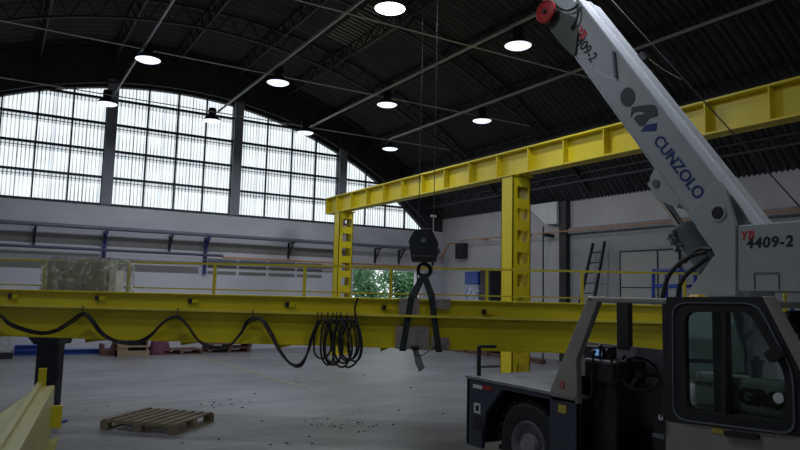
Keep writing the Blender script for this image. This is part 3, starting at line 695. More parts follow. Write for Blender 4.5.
build('front_bumper', G().box((XS, YF-.06, .30), (XF, YF+.02, ZD-.02)), 'hull', cr, bevel=.02)
build('chassis', G().box((XS+.5, 1.3, .38), (XF-.5, YF-.1, .8)).box((XS+.3, 3.3, .4), (XF-.1, 3.9, .95)).box((XS+.06, 1.1, .55), (XF-.06, 1.2, ZD-.05)).box((XS+.66, 2.6, .35), (XF-.07, 2.7, .95)), 'black', cr)
build('deck_plate', G().box((XS-.01, YC0, ZD-.03), (XF+.01, YF+.02, ZD)).box((XS+.66, 1.1, ZD-.03), (XF+.01, YC0, ZD)), 'deck', cr)
def wheel(X0, X1, y, nm='wheel'):
    s_ = -1 if X0 < XM else 1; X = (X0+X1)/2; hw = abs(X1-X0)/2; ax = (s_, 0, 0)
    w_ = build(nm, G().lathe((X, y, zw), [(.25, -hw), (.40, -hw), (.455, -hw+.04), (.47, -hw+.09), (.47, hw-.09), (.455, hw-.04), (.40, hw), (.27, hw-.01), (.25, hw-.02)], 36, ax), 'rubber', cr, smooth=True)
    g = G()
    for k in range(24):
        a_ = k*2*math.pi/24; c_, s2_ = math.cos(a_), math.sin(a_); e = .05
        for sg in (-1, 1): g.bar((X, y+c_*.470, zw+s2_*.470), (X+sg*hw*.95, y+math.cos(a_+e)*.460, zw+math.sin(a_+e)*.460), .05, .012, (0, c_, s2_))
    build('tread', g, 'rubber', w_)
    build('rim', G().lathe((X, y, zw), [(.255, hw-.03), (.245, hw-.0), (.225, hw-.02), (.20, hw-.07), (.12, hw-.08), (.12, hw-.02), (.105, hw+.0), (.0, hw+.0)], 32, ax), 'deck', w_, smooth=True)
wheel(XS+.04, XS+.38, yw); wheel(XF-.38, XF-.04, yw); wheel(XS+.04, XS+.38, 1.75); wheel(XF-.38, XF-.04, 1.75)
build('axle', G().cyl((XS+.3, yw, zw), (XF-.3, yw, zw), .08, 12).cyl((XS+.3, 1.75, zw), (XF-.3, 1.75, zw), .08, 12), 'black', cr)
# fender lamp, labels, step recess
def patch(nm, p, q, m, X=XS-.006, th=.012, lab=None, par=None):
    a, b = S(*p, X), S(*q, X); o = build(nm, G().box((X, a.y, a.z), (X+th, b.y, b.z)), m, par or cr)
    if lab: o['label'] = lab
    return o
patch('marker_lamp', (473, 384), (482, 389.5), 'white', lab='white marker plate'); patch('marker_lamp', (482.5, 385), (491.5, 391), 'red', lab='red marker plate')
patch('warning_label', (474, 402.5), (480, 414), 'white', lab='white label on the fender'); patch('warning_label', (475.5, 405), (478.5, 411.5), 'ink', X=XS-.009, lab='black figure on the label')
patch('step_recess', (473, 415), (481.5, 431), 'black', lab='black recess in the bumper corner')
# handle post at front corner
p = S(475, 374, XS+.12); g = G().bar((XS+.12, YF-.06, ZD), (XS+.12, YF-.06, 1.40), .035, .035).bar((XS+.12, YF-.06, 1.40), (XS+.32, YF-.12, 1.40), .035, .035)
build('deck_handle', g, 'black', cr)
# --- cab
def poly(pts, X, th): return G().prism([(X, S(x, y, XS).y, S(x, y, XS).z) for x, y in pts], (th, 0, 0))
cabr = cr
ZR_ = 2.0; XCB = XS+.60       # cab inner side
yA = S(588, 296).y; yC = S(764, 297).y
g = poly([(588, 296), (550, 390), (551, 400), (577, 404), (577, 396), (576, 360), (597, 303)], XS, .07)
build('front_pillar', g, 'cab', cr, bevel=.006)
fp = S(576, 399); hz0 = fp.z
build('cowl', G().box((XS+.005, fp.y-.0, .42), (XS+.07, S(551, 400).y+.02, ZD-.03)), 'hull', cr)
patch('warning_label', (560, 381), (564.5, 388.5), 'redl', lab='small round red and white warning sign'); patch('warning_label', (561, 382.5), (563.5, 387), 'cab', X=XS-.009)
patch('warning_label', (558, 404), (566, 414), 'stickery', lab='yellow warning sticker')
build('roof', G().box((XS, yC-.02, ZR_-.045), (XCB+.07, yA+.0, ZR_+.005)), 'cab', cr, bevel=.012)
# door pillar (dark) and door
yB0, yB1 = S(661, 320).y, S(671, 320).y
build('door_pillar', G().box((XS+.01, yB1, .42), (XS+.08, yB0, ZR_-.04)), 'black', cr, bevel=.008)
build('door_pillar', G().box((XCB, yB1-.1, 1.0), (XCB+.06, yB0-.06, ZR_-.04)), 'black', cr)
# door outline with window hole
def ring_prism(outer, inner, X, th):
    n = len(outer); A = [Vector((X, S(*p).y, S(*p).z)) for p in outer]; B = [Vector((X, S(*p).y, S(*p).z)) for p in inner]; g = G(); o_ = Vector((th, 0, 0))
    vs = A+B+[v+o_ for v in A]+[v+o_ for v in B]; fs = []
    for i in range(n):
        j = (i+1) % n; fs += [(i, j, n+j, n+i), (2*n+j, 2*n+i, 3*n+i, 3*n+j), (i, 2*n+i, 2*n+j, j), (n+i, n+j, 3*n+j, 3*n+i)]
    return g.add(vs, fs)
def rnd(pts, r=.25, k=3):
    out = []; n = len(pts)
    for i in range(n):
        a, b, c = [Vector((*pts[j % n], 0)) for j in (i-1, i, i+1)]
        la = min(r, (a-b).length*.45); lc = min(r, (c-b).length*.45); p = b+(a-b).normalized()*la; q = b+(c-b).normalized()*lc
        for s in range(k+1):
            t_ = s/k; v = p*(1-t_)**2+b*2*t_*(1-t_)+q*t_*t_; out.append((v.x, v.y))
    return out
outer0 = [(667, 297), (765, 297), (805, 378), (811, 438), (667, 421)]
frame_in = [(675, 303), (759, 304), (794, 372), (796, 433), (676, 418)]
win_in = [(686, 312), (750, 312), (786, 373), (788, 423), (688, 409)]
O_ = rnd(outer0, 4); I_ = rnd(frame_in, 14); W_in = rnd(win_in, 10)
dr = build('door', ring_prism(O_, I_, XS-.015, .05), 'black', cr); 
build('window_seal', ring_prism(I_, W_in, XS-.02, .05), 'rubber', dr)
mid = [(673, 301), (761, 301.5), (797, 372), (799, 437), (674, 421)]
build('window_trim', ring_prism(rnd([((a[0]*.5+b[0]*.5), (a[1]*.5+b[1]*.5)) for a, b in zip(mid, frame_in)], 14), rnd(frame_in, 14), XS-.03, .02), 'cyl', dr)
build('door_panel', poly([(667, 420), (797, 434), (812, 436), (830, 560), (667, 520)], XS-.012, .04), 'cab', dr)
build('window_pane', G().add([(XS+.0, S(*p).y, S(*p).z) for p in W_in], [tuple(range(len(W_in)))]), 'glass', dr)
build('window_divider', poly([(722.5, 309), (727.5, 309), (727, 419), (722, 418)], XS-.015, .03), 'black', dr)
build('window_divider', poly([(688, 358.5), (724, 360), (724, 364), (688, 362.5)], XS+.01, .012), 'black', dr)
build('door_handle', poly(rnd([(727, 430), (761, 434), (761, 440), (727, 436)], 3), XS-.04, .03), 'black', dr)
build('door_label', poly([(713, 427), (725, 428.5), (725, 434), (713, 432.5)], XS-.018, .01), 'stickery', dr)['label'] = 'yellow sticker'
build('side_latch', poly(rnd([(768, 353), (779, 345), (789, 356), (775, 363)], 3), XS-.07, .05), 'rubber', dr, bevel=.006)
pc = S(779, 398, XS-.02); build('window_disc', G().cyl((pc.x-.01, pc.y, pc.z), (pc.x+.01, pc.y, pc.z), .036, 24), 'white', dr)['label'] = 'round white disc on the window'
build('door_knob', G().lathe((XS-.07, S(665.5, 417).y, S(665.5, 417).z), [(0, 0), (.025, .01), (.025, .03), (.012, .05)], 14, (1, 0, 0)), 'chrome', dr, smooth=True)
# slanted rear edge of cab
build('rear_pillar', poly([(763, 296), (768, 296), (812, 378), (805, 378)], XS-.02, .12), 'cab', cr, bevel=.008)
build('rear_pillar', poly([(763, 296), (768, 296), (812, 378), (805, 378)], XCB, .06), 'black', cr)
build('rear_wall', poly([(800, 380), (806, 380), (830, 600), (820, 600)], XS+.03, .9), 'cab', cr)
# far side wall of the cab with window
yF0, yF1 = yA-.25, yB1-.2
sw = build('cab_side_wall', G().box((XCB, P(667, 380, 'X', XCB).y, .5), (XCB+.05, P(576, 365, 'X', XCB).y, 1.53)), mat('cab_lining', (.22, .22, .24), .7), cr)
_y = lambda x: P(x, 365, 'X', XCB).y
build('panel_stickers', G().box((XCB-.006, _y(638), 1.22), (XCB, _y(632), 1.44)).box((XCB-.006, _y(655), 1.2), (XCB, _y(646), 1.46)), mat('sticker_print', (.35, .36, .38), .6, scale=60, c2=(.12, .12, .13)), sw)
pq = P(617, 330, 'X', XCB); pq2 = P(628, 330, 'X', XCB)
build('window_bar', G().box((XCB-.01, pq2.y-.02, 1.5), (XCB+.05, pq.y, ZR_-.04)), 'black', cr, bevel=.01)
# cab floor, seat, dash, wheel
build('cab_floor', G().box((XS+.05, S(811, 440).y, .42), (XCB, fp.y+.2, .5)), 'black', cr)
build('cab_fire_wall', G().box((XS+.08, fp.y+.05, .45), (XCB, fp.y+.12, 1.25)), 'black', cr)
g = G().box((XS+.15, fp.y-.35, 1.2), (XCB-.03, fp.y+.05, 1.42)).box((XS+.2, fp.y-.3, .5), (XCB-.1, fp.y+.05, 1.22)); build('dashboard', g, 'black', cr, bevel=.03)
st = G().box((XS+.15, 2.75, .85), (XCB-.08, 3.3, .98)).prism([(XS+.2, 2.78, .95), (XS+.2, 2.70, 1.16), (XS+.2, 2.62, 1.16), (XS+.2, 2.68, .9)], (.3, 0, 0)).box((XS+.26, 2.8, .5), (XCB-.15, 3.2, .87)); build('seat', st, 'black', cr, bevel=.04)
a = P(583, 345, 'X', XS+.25); b = P(607, 360, 'X', XS+.25)
mo = build('load_display', G().box((a.x-.0, b.y+.05, b.z), (a.x+.2, a.y, a.z)), 'black', cr, bevel=.01)
pa_ = P(590, 348.5, 'X', XS+.245); pb_ = P(604, 358, 'X', XS+.245)
build('screen', G().box((XS+.24, pb_.y+.03, pb_.z+.015), (XS+.25, pa_.y-.06, pa_.z)), 'screen', mo)['label'] = 'lit blue screen'
build('display_stalk', G().cyl((XS+.35, a.y-.1, 1.3), (XS+.35, a.y-.1, b.z+.01), .02, 8), 'black', cr)
# levers & hoses on the dashboard
g = G()
for k in range(5):
    x = XS+.1+.08*(k % 4); yy = fp.y-.1-.05*k; g.tube(spline([(x, yy, 1.1), (x+.02, yy+.05*math.sin(k), 1.35), (x+.03*math.cos(k*2), yy, 1.48+.05*math.sin(k*1.7))], 4), .013, 6); g.lathe((x+.03*math.cos(k*2), yy, 1.48+.05*math.sin(k*1.7)), [(0, -.02), (.022, 0), (.022, .02), (0, .04)], 8)
build('control_lever', g, 'black', cr, smooth=True)
wc = P(639, 374, 'X', XS+.36); wa = Vector((0, -.45, .9)).normalized(); 
sa = Vector((1, 0, 0)); sb = wa.cross(sa)
wa = Vector((-.55, -.6, .6)).normalized(); sa = wa.orthogonal().normalized(); sb = wa.cross(sa)
swh = build('steering_wheel', G().tube([wc+(sa*math.cos(t_)+sb*math.sin(t_))*.17 for t_ in [i*2*math.pi/32 for i in range(32)]], .014, 8, closed=True), 'blackm', cr, smooth=True)
g = G()
for k in range(3): t_ = k*2.094+.5; g.bar(wc, wc+(sa*math.cos(t_)+sb*math.sin(t_))*.17, .03, .012, wa)
g.cyl(wc-wa*.02, wc+wa*.02, .04, 14); build('spokes', g, 'blackm', swh); build('steering_column', G().cyl(wc, wc-wa*.3, .03, 10), 'black', swh)
g = G().bar((XS+.1, 3.75, .86), (XS+.1, 3.25, .86), .03, .03); build('grab_bar', g, 'cyl', cr)
# --- engine hood on right side of the deck
hX = 5.38; pt = P(700, 372, 'X', hX)
hd = build('engine_hood', G().prism([(hX, P(691, 380, 'X', hX).y, ZD), (hX, P(694, 380, 'X', hX).y, pt.z), (hX, 1.2, pt.z), (hX, 1.2, ZD-.0)], (.23, 0, 0)), 'hood', cr, bevel=.04)
lt = P(739, 402, 'X', hX-.01); text('lettering', 'GROVE', 'ink', hd, (hX-.012, lt.y, lt.z), (0, -1, 0), (0, 0, 1), .175, off=.008)['label'] = 'bold black word GROVE'
text('small_lettering', 'GROVE YB4409-2', 'ink', hd, (hX-.012, P(694, 384, 'X', hX).y, P(694, 384, 'X', hX).z), (0, -1, 0), (0, 0, 1), .055)
pc = P(756, 366, 'X', hX+.1); ex = build('exhaust_stack', G().lathe((pc.x, pc.y, pt.z-.01), [(0, 0), (.05, 0), (.05, .12), (.062, .12), (.062, .16), (.03, .16), (.03, .19), (0, .19)], 18), 'cyl', cr, smooth=True)
# --- turntable and turret
XT0, XT1 = 5.14, 6.10; TX = (XT0+XT1)/2
def T(x, y, X=XT0): return P(x, y, 'X', X)
tyc = 3.05
build('turntable', G().lathe((5.9, 3.5, ZD-.01), [(0, 0), (.27, 0), (.27, .1), (.25, .12), (.25, .2), (0, .2)], 36), 'blackm', cr, smooth=True)
box0 = T(737, 224.5); boxb = T(737, 291)
yr = 1.55
tb = build('turret', G().box((XT0+.02, yr, boxb.z), (XT1, box0.y+.03, box0.z-.005)), 'turret', cr, bevel=.008)
bp = [P(x, y, 'X', 5.62) for x, y in ((684, 297), (729, 297), (741, 350), (741, 372), (690, 380))]
build('turret_base', G().prism([(5.62, p.y, p.z) for p in bp], (.06, 0, 0)), 'hood', tb); build('turret_base', G().box((5.69, 3.38, ZD+.17), (6.05, 3.75, boxb.z)), 'turret', tb)
ck = [(712, 184), (717, 181.5), (721, 182.5), (726, 190), (735.5, 222), (735.5, 296), (686, 296), (687, 293), (715.5, 254), (688, 213.5)]
for X in (XT0, XT1-.42):
    pts = [(X, T(*p, XT0).y, T(*p, XT0).z) for p in (ck if X == XT0 else [(700, 232), (735.5, 240)]+ck[5:])]; o = build('boom_cheek', G().prism(pts, (.03, 0, 0)), 'turret', tb, bevel=.004)
pc = T(718.5, 213); build('pivot_pin', G().cyl((XT0-.006, pc.y, pc.z), (XT1-.35, pc.y, pc.z), .055, 22), 'black', tb, smooth=True)
build('pin_collar', G().lathe((XT0, pc.y, pc.z), [(.056, .0), (.056, .012), (.07, .012), (.07, 0)], 24, (-1, 0, 0)), 'turret', tb)
o_ = T(743.5, 248, XT0+.012)
text('model_letters', 'YB', 'redl', tb, (XT0+.018, T(739, 240, XT0).y, T(739, 239.5, XT0).z), (0, -1, 0), (0, 0, 1), .095, off=.002, depth=.002, space=1.1, shear=.15)['label'] = 'red letters YB'
text('model_number', '4409-2', 'ink', tb, (XT0+.017, T(745, 248, XT0).y, T(745, 248, XT0).z), (0, -1, 0), (0, 0, 1), .118, off=.0025, shear=.12, space=1.12, depth=.002)['label'] = 'black number 4409-2'
a, b = T(753, 273), T(778, 289); g = G()
for p, q in (((a.y, a.z), (b.y, a.z)), ((b.y, a.z), (b.y, b.z)), ((a.y, a.z), (a.y, b.z))): g.bar((XT0+.015, *p), (XT0+.015, *q), .006, .008)
build('access_plate', g, 'cyl', tb)
# amber beacon & small parts on cab roof
pc = P(697.5, 295, 'X', XS+.3); build('beacon', G().lathe((XS+.3, pc.y, ZR_+.004), [(0, 0), (.07, 0), (.07, .02), (.055, .035), (0, .04)], 20), 'amber', cr, smooth=True)
# mirror at right edge
pc = P(792, 320, 'X', XS+.9); build('mirror', G().lathe((pc.x, pc.y-.06, pc.z+.02), [(0, .06), (.08, .055), (.14, .03), (.16, -.0), (.12, -.02), (.08, -.12), (0, -.14)], 20), 'black', cr, smooth=True)
build('mirror_arm', G().cyl((pc.x, pc.y-.06, pc.z-.1), (pc.x, pc.y-.06, ZD), .02, 8), 'black', cr)
# --- boom
az = math.radians(-7); el = math.radians(55.72)
bd = Vector((math.sin(az)*math.cos(el), math.cos(az)*math.cos(el), math.sin(el))); bs = Vector((math.cos(az), -math.sin(az), 0)); bu = bs.cross(bd)
B3 = Vector((5.2, 3.815, 3.0)); bh, bw = .373, .40
BM = Matrix(((bd.x, bs.x, bu.x, B3.x), (bd.y, bs.y, bu.y, B3.y), (bd.z, bs.z, bu.z, B3.z), (0, 0, 0, 1)))   # x along, y side (0 near .. bw far), z up from lower edge
def bb(): return G(BM)
def bl(x, y, yo=0.0): return BM.inverted() @ PP(x, y, B3+bs*yo, bs)
u_end = bl(590, 0).x+.15; u_foot = bl(752, 225).x
bo = build('boom', bb().prism([(u_foot+.02, 0, bh), (u_foot+.12, 0, 0.0), (u_foot+.3, 0, 0), (u_end, 0, 0), (u_end, 0, bh)], (0, bw, 0)), 'boom', cr, bevel=.006)
build('top_plate', bb().box((u_foot-.02, -.012, bh), (u_end+.02, bw+.012, bh+.012)), 'boomtop', bo)
build('top_ridge', bb().box((u_foot-.0, bw*.45, bh+.012), (u_end, bw*.55, bh+.03)), 'boomtop', bo)
build('bottom_flange', bb().box((u_foot+.3, -.012, -.012), (u_end, bw+.012, 0)), 'boom', bo)
u_tip = u_end+3.9
tl = 7.2
build('inner_boom', bb().box((u_end-.5, .05, .05), (u_end+2.4, bw-.05, bh-.05)), 'boom', bo, bevel=.006)
# tip above hook
rope_top_z = 8.55
for tt in [i*.02 for i in range(0, 500)]:
    p = BM @ Vector((u_end+tt, bw/2, bh/2))
    d_ = (Vector((p.x, p.y))-Vector((HP.x, HP.y))).length
    if p.z > rope_top_z: u_tip = u_end+tt; break
tipc = BM @ Vector((u_tip, bw/2, bh/2))
build('fly_boom', bb().box((u_end+2.2, .09, .08), (u_tip, bw-.09, bh-.08)), 'boom', bo, bevel=.006)
nose = Vector((HP.x, HP.y, min(tipc.z, 8.6)))
g = G(); g.bar(tipc, nose, .16, .10); build('boom_nose', g, 'blackm', bo)
build('nose_sheave', G().cyl(nose-gv*.05, nose+gv*.05, .13, 24), 'black', bo, smooth=True)
# hoist ropes from the nose to the block (belong to the crane)
for x, zz in ((418.5, 229), (433.5, 217)):
    q = gl(x, 228, VB); p0 = GM @ Vector((q.x, VB, hz(zz))); build('hoist_rope', G().cyl(p0, (p0.x, p0.y, nose.z), .006, 6), 'black', cr)
q = gl(433.5, 217, VB); p0 = GM @ Vector((q.x, VB, hz(217))); 
build('limit_weight', G().cyl(p0-Vector((0, 0, .45)), p0, .006, 6).box((p0.x-.04, p0.y-.02, p0.z-.0), (p0.x+.04, p0.y+.02, p0.z+.03)), 'white', cr)
# boom lettering along boom
def bt(px, py): q = bl(px, py); return q
def btext(name, s, m, px, py, size, off, lab, sp=1.0):
    q = bt(px, py); org = BM @ Vector((q.x, -.004, q.z)); return text(name, s, m, bo, org, -bd, bu, size, off=off, label=lab, space=sp)
btext('company_name', 'CUNZOLO', 'blueink', 653, 141, .147, .002, 'dark blue name CUNZOLO', 1.0)
btext('model_letters', 'YB', 'redl', 576.5, 32.0, .12, .003, 'red letters YB')
btext('model_number', '4409-2', 'ink', 573.0, 38.0, .145, .002, 'black number 4409-2')
# round dark logo made of a dot and a swoosh
def blob(pts, m, nm, lab):
    g = G(); g.prism([BM @ Vector((bt(x, y).x, -.003, bt(x, y).z)) for x, y in pts], bs*-.004); o = build(nm, g, m, bo); o['label'] = lab
grey_logo = mat('logo_slate', (.05, .06, .075), .5, var=.05)
blob([(628+7*math.cos(t_)*1.05-2*math.sin(t_)*.3, 97+9.5*math.sin(t_)) for t_ in [i*2*math.pi/20 for i in range(20)]], grey_logo, 'logo_dot', 'dark slate logo dot')
blob([(632, 107), (643, 105.5), (652, 104.8), (656, 106), (658, 112), (657.5, 116), (650, 117.5), (644, 125), (640, 126), (634, 119), (637, 115), (642, 115), (646, 113), (640, 111), (634, 112), (631, 117)], grey_logo, 'logo_swoosh', 'dark slate logo swoosh')
blob([(646, 125), (657, 123), (656, 130.5), (641, 131.5)], 'blueink', 'logo_chip', 'blue part of the logo')
# angle indicator with dial
a_, b_ = bl(614.5, 52), bl(617, 78); build('angle_pointer', bb().bar((a_.x, -.02, a_.z), (b_.x, -.02, b_.z), .02, .03, (0, 1, 0)), 'cyl', bo)
g = bb(); c0 = bl(614.5, 52)
for k in range(11):
    pp = (597+k*1.7, 71+5.5*math.sin(k/10*math.pi*.5)+k*.2); q = bl(*pp); g.box((q.x-.014, -.004, q.z-.003), (q.x+.014, -.001, q.z+.003))
build('angle_dial', g, 'white', bo)
# hose reel in red and small bracket at upper left
rc = PP(546.5, 12, B3-bs*.10, bs)
rl = build('hose_reel', G().lathe(rc, [(.02, .03), (.05, .035), (.11, .02), (.125, .03), (.125, -.0), (.02, -.0)], 32, -bs), 'red', bo, smooth=True)
build('reel_drum', G().cyl(rc, rc+bs*.09, .10, 24), 'black', rl, smooth=True); build('reel_hub', G().cyl(rc-bs*.05, rc, .025, 12), 'black', rl)
g = bb().prism([(lambda q: (q.x, -.03, q.z))(bl(*p)) for p in ((553, 8), (566, 14), (577, 18), (579, 33), (577, 52), (575, 57), (563, 45), (551, 30))], (0, .026, 0)); build('reel_bracket', g, mat('olive_grey', (.10, .11, .10), .5), bo)
g = bb().tube([(lambda q: (q.x, -.05, q.z))(bl(x, y)) for x, y in spline2([(556, 3), (562, 9), (570, 12), (578, 9), (581, 5)], 4)], .012, 6).tube([(lambda q: (q.x, -.05, q.z))(bl(x, y)) for x, y in spline2([(580, 6), (581, 14), (579, 22), (574, 30)], 4)], .012, 6); build('reel_hose', g, 'cable', bo, smooth=True)
# small clamp with wire on the top, anti two block cable
a_ = bl(634, 66, bw); build('rope_clamp', bb().box((a_.x-.05, bw-.02, bh+.012), (a_.x+.05, bw+.05, bh+.07)), 'black', bo)
p0 = BM @ Vector((a_.x, bw, bh+.06)); p1 = PP(682, 79.5, B3+bs*(bw+.3), bs)
build('guide_wire', G().tube([p0, p0.lerp(p1, .5)-Vector((0, 0, .02)), p1], .005, 5), 'chrome', bo)
# winch rope running from turret rear up to the tip, above the boom
a1 = PP(800, 207, B3+bs*bw*.5, bs); a2 = PP(612, 0, B3+bs*bw*.5, bs)
d_ = (a2-a1).normalized()
e1 = a1-d_*.35; e2 = a1+d_*8.2
build('winch_rope', G().cyl(e1, e2, .006, 6), 'blackm', bo)
# lug under boom and luffing cylinder
g = bb().prism([(lambda q: (q.x, bw*.25, q.z))(bl(*p)) for p in ((652, 160), (656, 163), (676, 192), (672, 207), (664, 204), (650, 198), (643.5, 186), (644, 176))], (0, bw*.5, 0)); build('cylinder_lug', g, 'boom', bo, bevel=.004)
q = bl(650.5, 182); build('lug_pin', bb().cyl((q.x, bw*.2, q.z), (q.x, bw*.8, q.z), .035, 16), 'cyl', bo, smooth=True)
c1 = BM @ Vector((bl(651, 182, bw*.5).x, bw*.5, bl(651, 182, bw*.5).z)); c2 = PP(712, 272, B3+bs*bw*.5, bs); dc = (c2-c1).normalized(); Lc = (c2-c1).length
build('luffing_rod', G().cyl(c1, c1+dc*Lc*.7, .04, 16), 'chrome', cr, smooth=True)
lc = build('luffing_cylinder', G().lathe(c1, [(.042, Lc*.53), (.105, Lc*.53), (.112, Lc*.56), (.105, Lc*.60), (.105, Lc*.97), (0, Lc*1.0)], 24, dc), 'cyl', cr, smooth=True)
g = G()
for k in range(7):
    c = c1+dc*Lc*(.58+.05*(k % 3))-bs*.10+bu*(-.13+.01*k); g.cyl(c, c+Vector((.03*math.sin(k*2), -.02, .06*math.cos(k))), .022, 8)
build('valve_block', g, 'cyl', lc, smooth=True)
# hoses
for pts in (((706, 252), (693, 255), (680, 263), (668, 277), (662, 298)), ((708, 257), (697, 266), (687, 274), (680, 285), (678, 298)), ((712, 249), (700, 249), (690, 256), (684, 262))):
    g = G().tube(spline([PP(x, y, B3-bs*.02, bs) for x, y in pts], 6), .022, 8); build('hydraulic_hose', g, 'cable', cr, smooth=True)

# ================================================================== YELLOW BEAM LOWER LEFT
zc = .92; zl = .36
A = P(55, 385, 'Z', zc); B = P(21, 447, 'Z', zc); C = P(37, 387, 'Z', zc); D = P(0, 413, 'Z', zc)
dAB = (B-A); dCD = (D-C); A2 = A+dAB*2.0; C2 = C+dCD*4.1
t = root('end_carriage', ((A.x+A2.x)/2-.3, (A.y+A2.y)/2, .3), 'pale yellow tapered beam in the lower left foreground', 'crane end carriage')
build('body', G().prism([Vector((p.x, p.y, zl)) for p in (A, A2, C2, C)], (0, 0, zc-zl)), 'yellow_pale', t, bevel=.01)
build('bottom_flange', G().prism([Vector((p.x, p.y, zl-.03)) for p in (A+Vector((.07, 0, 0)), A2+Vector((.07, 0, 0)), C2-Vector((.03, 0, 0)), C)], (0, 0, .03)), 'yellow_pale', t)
E1 = P(40, 385, 'Z', zc); E2 = P(3, 442, 'Z', zc); dE = E2-E1
build('rail', G().bar(E1+Vector((0, 0, .02)), E1+dE*2.2+Vector((0, 0, .02)), .05, .04), 'yellow_pale', t)
a = P(37.5, 384, 'Y', A.y+.03); b = P(47, 368, 'Y', A.y+.03)
build('stop_plate', G().box((a.x, A.y-.0, zc-.02), (b.x, A.y+.03, b.z)), 'yellow', t)
a = P(46.5, 428, 'Y', A.y-.12); b = P(62.5, 405, 'Y', A.y-.12)
build('end_plate', G().box((a.x, A.y-.16, a.z), (b.x, A.y-.12, b.z)).box((a.x, A.y-.14, a.z), (a.x+.03, A.y+.0, b.z)), 'yellow', t)
for yy, lab in ((A.y-.35, 'timber block under the far end of the pale yellow beam'), (A2.y+.4, 'timber block under the near end of the pale yellow beam')):
    f_ = (yy-A.y)/(A2.y-A.y); xx = A.x+(A2.x-A.x)*f_; tag(build('timber_block', G().box((xx-.28 if f_ < .5 else xx-.5, yy-.1, 0), (xx-.04, yy+.1, zl-.03)), 'wood', bevel=.008), lab, 'timber block')

# ================================================================== PALLETS AND FLOOR ITEMS
def pallet(org, rz, lab, m='wood', L_=1.42, W2=1.12, nslat=9, name='pallet', z0=0, group=None):
    t = root(name, (org[0], org[1], z0), lab, 'pallet', group)
    R_ = Matrix.Translation((org[0], org[1], z0)) @ Matrix.Rotation(rz, 4, 'Z')
    for i in range(nslat):
        y = -W2/2+W2*(i+.5)/nslat; wj = W2/nslat*random.uniform(.6, .72)
        build('slat', G(R_).box((-L_/2, y-wj/2, .118), (L_/2, y+wj/2, .14)), m, t)
    for x in (-L_/2, -.05, L_/2-.1):
        build('stringer', G(R_).box((x, -W2/2, .098), (x+.1, W2/2, .118)), m, t)
        for y in (-W2/2, -.06, W2/2-.12): build('block', G(R_).box((x, y, .02), (x+.1, y+.12, .098)), m, t)
    for y in (-W2/2, -.05, W2/2-.1): build('bottom_board', G(R_).box((-L_/2, y, 0), (L_/2, y+.1, .02)), m, t)
    return t
# corners measured on the floor (left, front, right)
pl_, pf_, pr_ = P(100, 430, 'Z', 0), P(171, 433.5, 'Z', 0), P(213, 421, 'Z', 0)
d1 = (pr_-pf_); rz = math.atan2(d1.y, d1.x); Lp = d1.length
ctr = (pl_+pr_)/2
Wp = (pl_-pf_).length
pallet((ctr.x, ctr.y), math.radians(45), 'weathered wooden pallet lying alone on the concrete floor', 'wood', 1.04, 1.18, 8)
q = P(177, 353, 'Z', 0); pallet((q.x, q.y-.1), .05, 'dark wooden pallet on the floor by the gable wall, beside the mauve heap', 'woodr', 1.3, .8, 6)
q = P(226, 351.5, 'Z', 0); pallet((q.x, q.y), .0, 'lower reddish pallet of the pair by the gable wall', 'woodr', 1.35, .8, 6, group='stacked reddish pallets'); pallet((q.x+.03, q.y), .02, 'upper reddish pallet of the pair by the gable wall', 'woodr', 1.35, .8, 6, z0=.14, group='stacked reddish pallets')
# wooden cabinet
a = P(117, 357, 'Z', 0); b = P(147, 355, 'Z', 0); wX = (b.x-a.x); t = root('open_crate', ((a.x+b.x)/2, a.y, 0), 'pale plywood shelf crate with dark openings behind the girder', 'crate')
H_ = .74; y0 = a.y
build('carcass', G().box((a.x, y0, 0), (a.x+.28, y0+.5, H_)).box((b.x-.09, y0, 0), (b.x-.04, y0+.5, H_)).box((a.x, y0+.46, 0), (b.x-.04, y0+.5, H_)), 'wood2', t)
for z in (0, .26, .48, .70): build('shelf', G().box((a.x, y0-.02, z), (b.x-(.0 if z == 0 else .04), y0+.48, z+(.16 if z == 0 else .045))), 'wood2', t)
build('opening_shade', G().box((a.x+.28, y0+.3, .16), (b.x-.09, y0+.34, .7)), 'black', t)  # black sheet painting in the shade inside the shelf openings
# mauve heap, blue beams, white stack
a = P(157, 352, 'Z', 0); a.y -= .75; g = G()
for k in range(5): g.lathe((a.x+random.uniform(-.3, .3), a.y+random.uniform(-.1, .15), 0), [(.001, 0), (.2, 0), (.2, .1), (.15, .2+.05*k), (.06, .26+.05*k), (.001, .27+.05*k)], 10)
tag(build('cloth_heap', g, 'mauve', smooth=True), 'mauve heap of cloth on the floor right of the plywood crate', 'cloth')
a = P(106, 353, 'Z', 0); a.y -= .75; tag(build('wheel_chock', G().prism([(a.x-.25, a.y, 0), (a.x+.3, a.y, 0), (a.x+.3, a.y, .42), (a.x+.12, a.y, .42), (a.x+.05, a.y, .16), (a.x-.15, a.y, .16), (a.x-.15, a.y, .32), (a.x-.25, a.y, .32)], (0, .4, 0)), 'woodr', bevel=.01), 'small dark wooden offcuts left of the plywood crate', 'timber')
for z, x0, x1, dy, lab in ((0, 14, 118, 0, 'long blue steel beam on the floor by the gable wall'), (.14, 14, 62, .05, 'shorter blue steel beam lying on the long one'), ):
    a = P(x0, 356, 'Z', 0); b = P(x1, 355, 'Z', 0)
    tag(build('steel_beam', G().box((a.x, a.y+.1+dy, z), (b.x, a.y+.13+dy, z+.13)).box((a.x, a.y+.0+dy, z), (b.x, a.y+.25+dy, z+.02)).box((a.x, a.y+.0+dy, z+.12), (b.x, a.y+.25+dy, z+.14)), 'blue'), lab, 'steel beam')
b = P(12, 357, 'Z', 0); b.y -= .55; t = root('boxed_goods', (b.x-.6, b.y+.4, 0), 'white shrink wrapped block on a dark base at the left edge', 'packed goods')
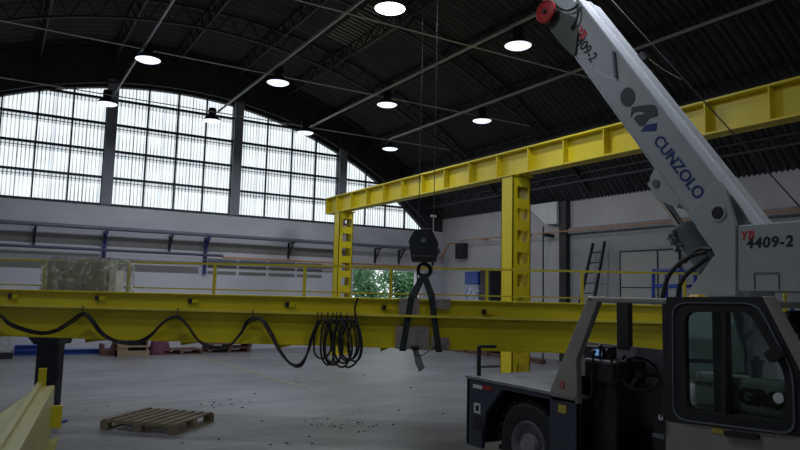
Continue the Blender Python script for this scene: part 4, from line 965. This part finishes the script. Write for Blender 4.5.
build('pallet_base', G().box((b.x-1.2, b.y, 0), (b.x, b.y+.7, .16)), 'black', t); build('load', G().box((b.x-1.2, b.y, .16), (b.x-.03, b.y+.7, .95)), mat('wrapped_load', (.45, .47, .46), .5, scale=9, var=.25), t, bevel=.03)
# grey flat sheet on floor behind runway column
a = P(488, 367, 'Z', 0); tag(build('flat_offcut', G().prism([(a.x-.35, a.y-.1, 0), (a.x+.4, a.y-.2, 0), (a.x+.3, a.y+.15, 0), (a.x-.2, a.y+.12, 0)], (0, 0, .025)), 'black'), 'dark flat offcut on the floor left of the near runway column', 'offcut')
# timber planks along the right wall below girder line
a = P(450, 352, 'Z', 0)
for k in range(4):
    yy = 19.6-1.25*k; tag(build('floor_timber', G().box((XR-1.4, yy-1.1, 0), (XR-1.25+.02*k, yy, .10+.03*(k % 2))), 'woodr'), 'dark timber on the floor along the right wall, %s from the corner' % ['first', 'second', 'third', 'fourth'][k], 'timber', 'timbers along the right wall')
# debris chips
base = None
spots = [(245, 375), (240, 402), (250, 402)]+[(random.gauss(224, 10), random.gauss(403, 3)) for _ in range(9)]+[(random.gauss(320, 22), random.gauss(422, 5)) for _ in range(12)]+[(random.gauss(360, 15), random.gauss(427, 2)) for _ in range(11)]+[(random.uniform(70, 450), random.uniform(372, 445)) for _ in range(20)]
for i, (x, y) in enumerate(spots):
    p = P(x, y, 'Z', 0)
    if base is None:
        base = build('debris_chip', G().prism([(-.035, -.01, 0), (0, -.025, 0), (.035, 0, 0), (.01, .022, 0), (-.02, .02, 0)], (0, 0, .012)), 'chip')
        o = base
    else: o = base.copy(); COL.objects.link(o)
    o.location = (p.x, p.y, 0); o.rotation_euler.z = random.uniform(0, 6); s_ = random.uniform(.35, .8); o.scale = (s_, s_, s_)
    k = 0 if i < 12 else 1 if i < 35 else 2
    tag(o, ('small dark chip of debris on the floor behind the lone pallet', 'small dark chip of debris in the patch below the coiled cable', 'stray dark chip of debris on the open concrete floor')[k], 'debris',
        ('debris chips behind the lone pallet', 'debris chips below the coiled cable', 'stray debris chips')[k])
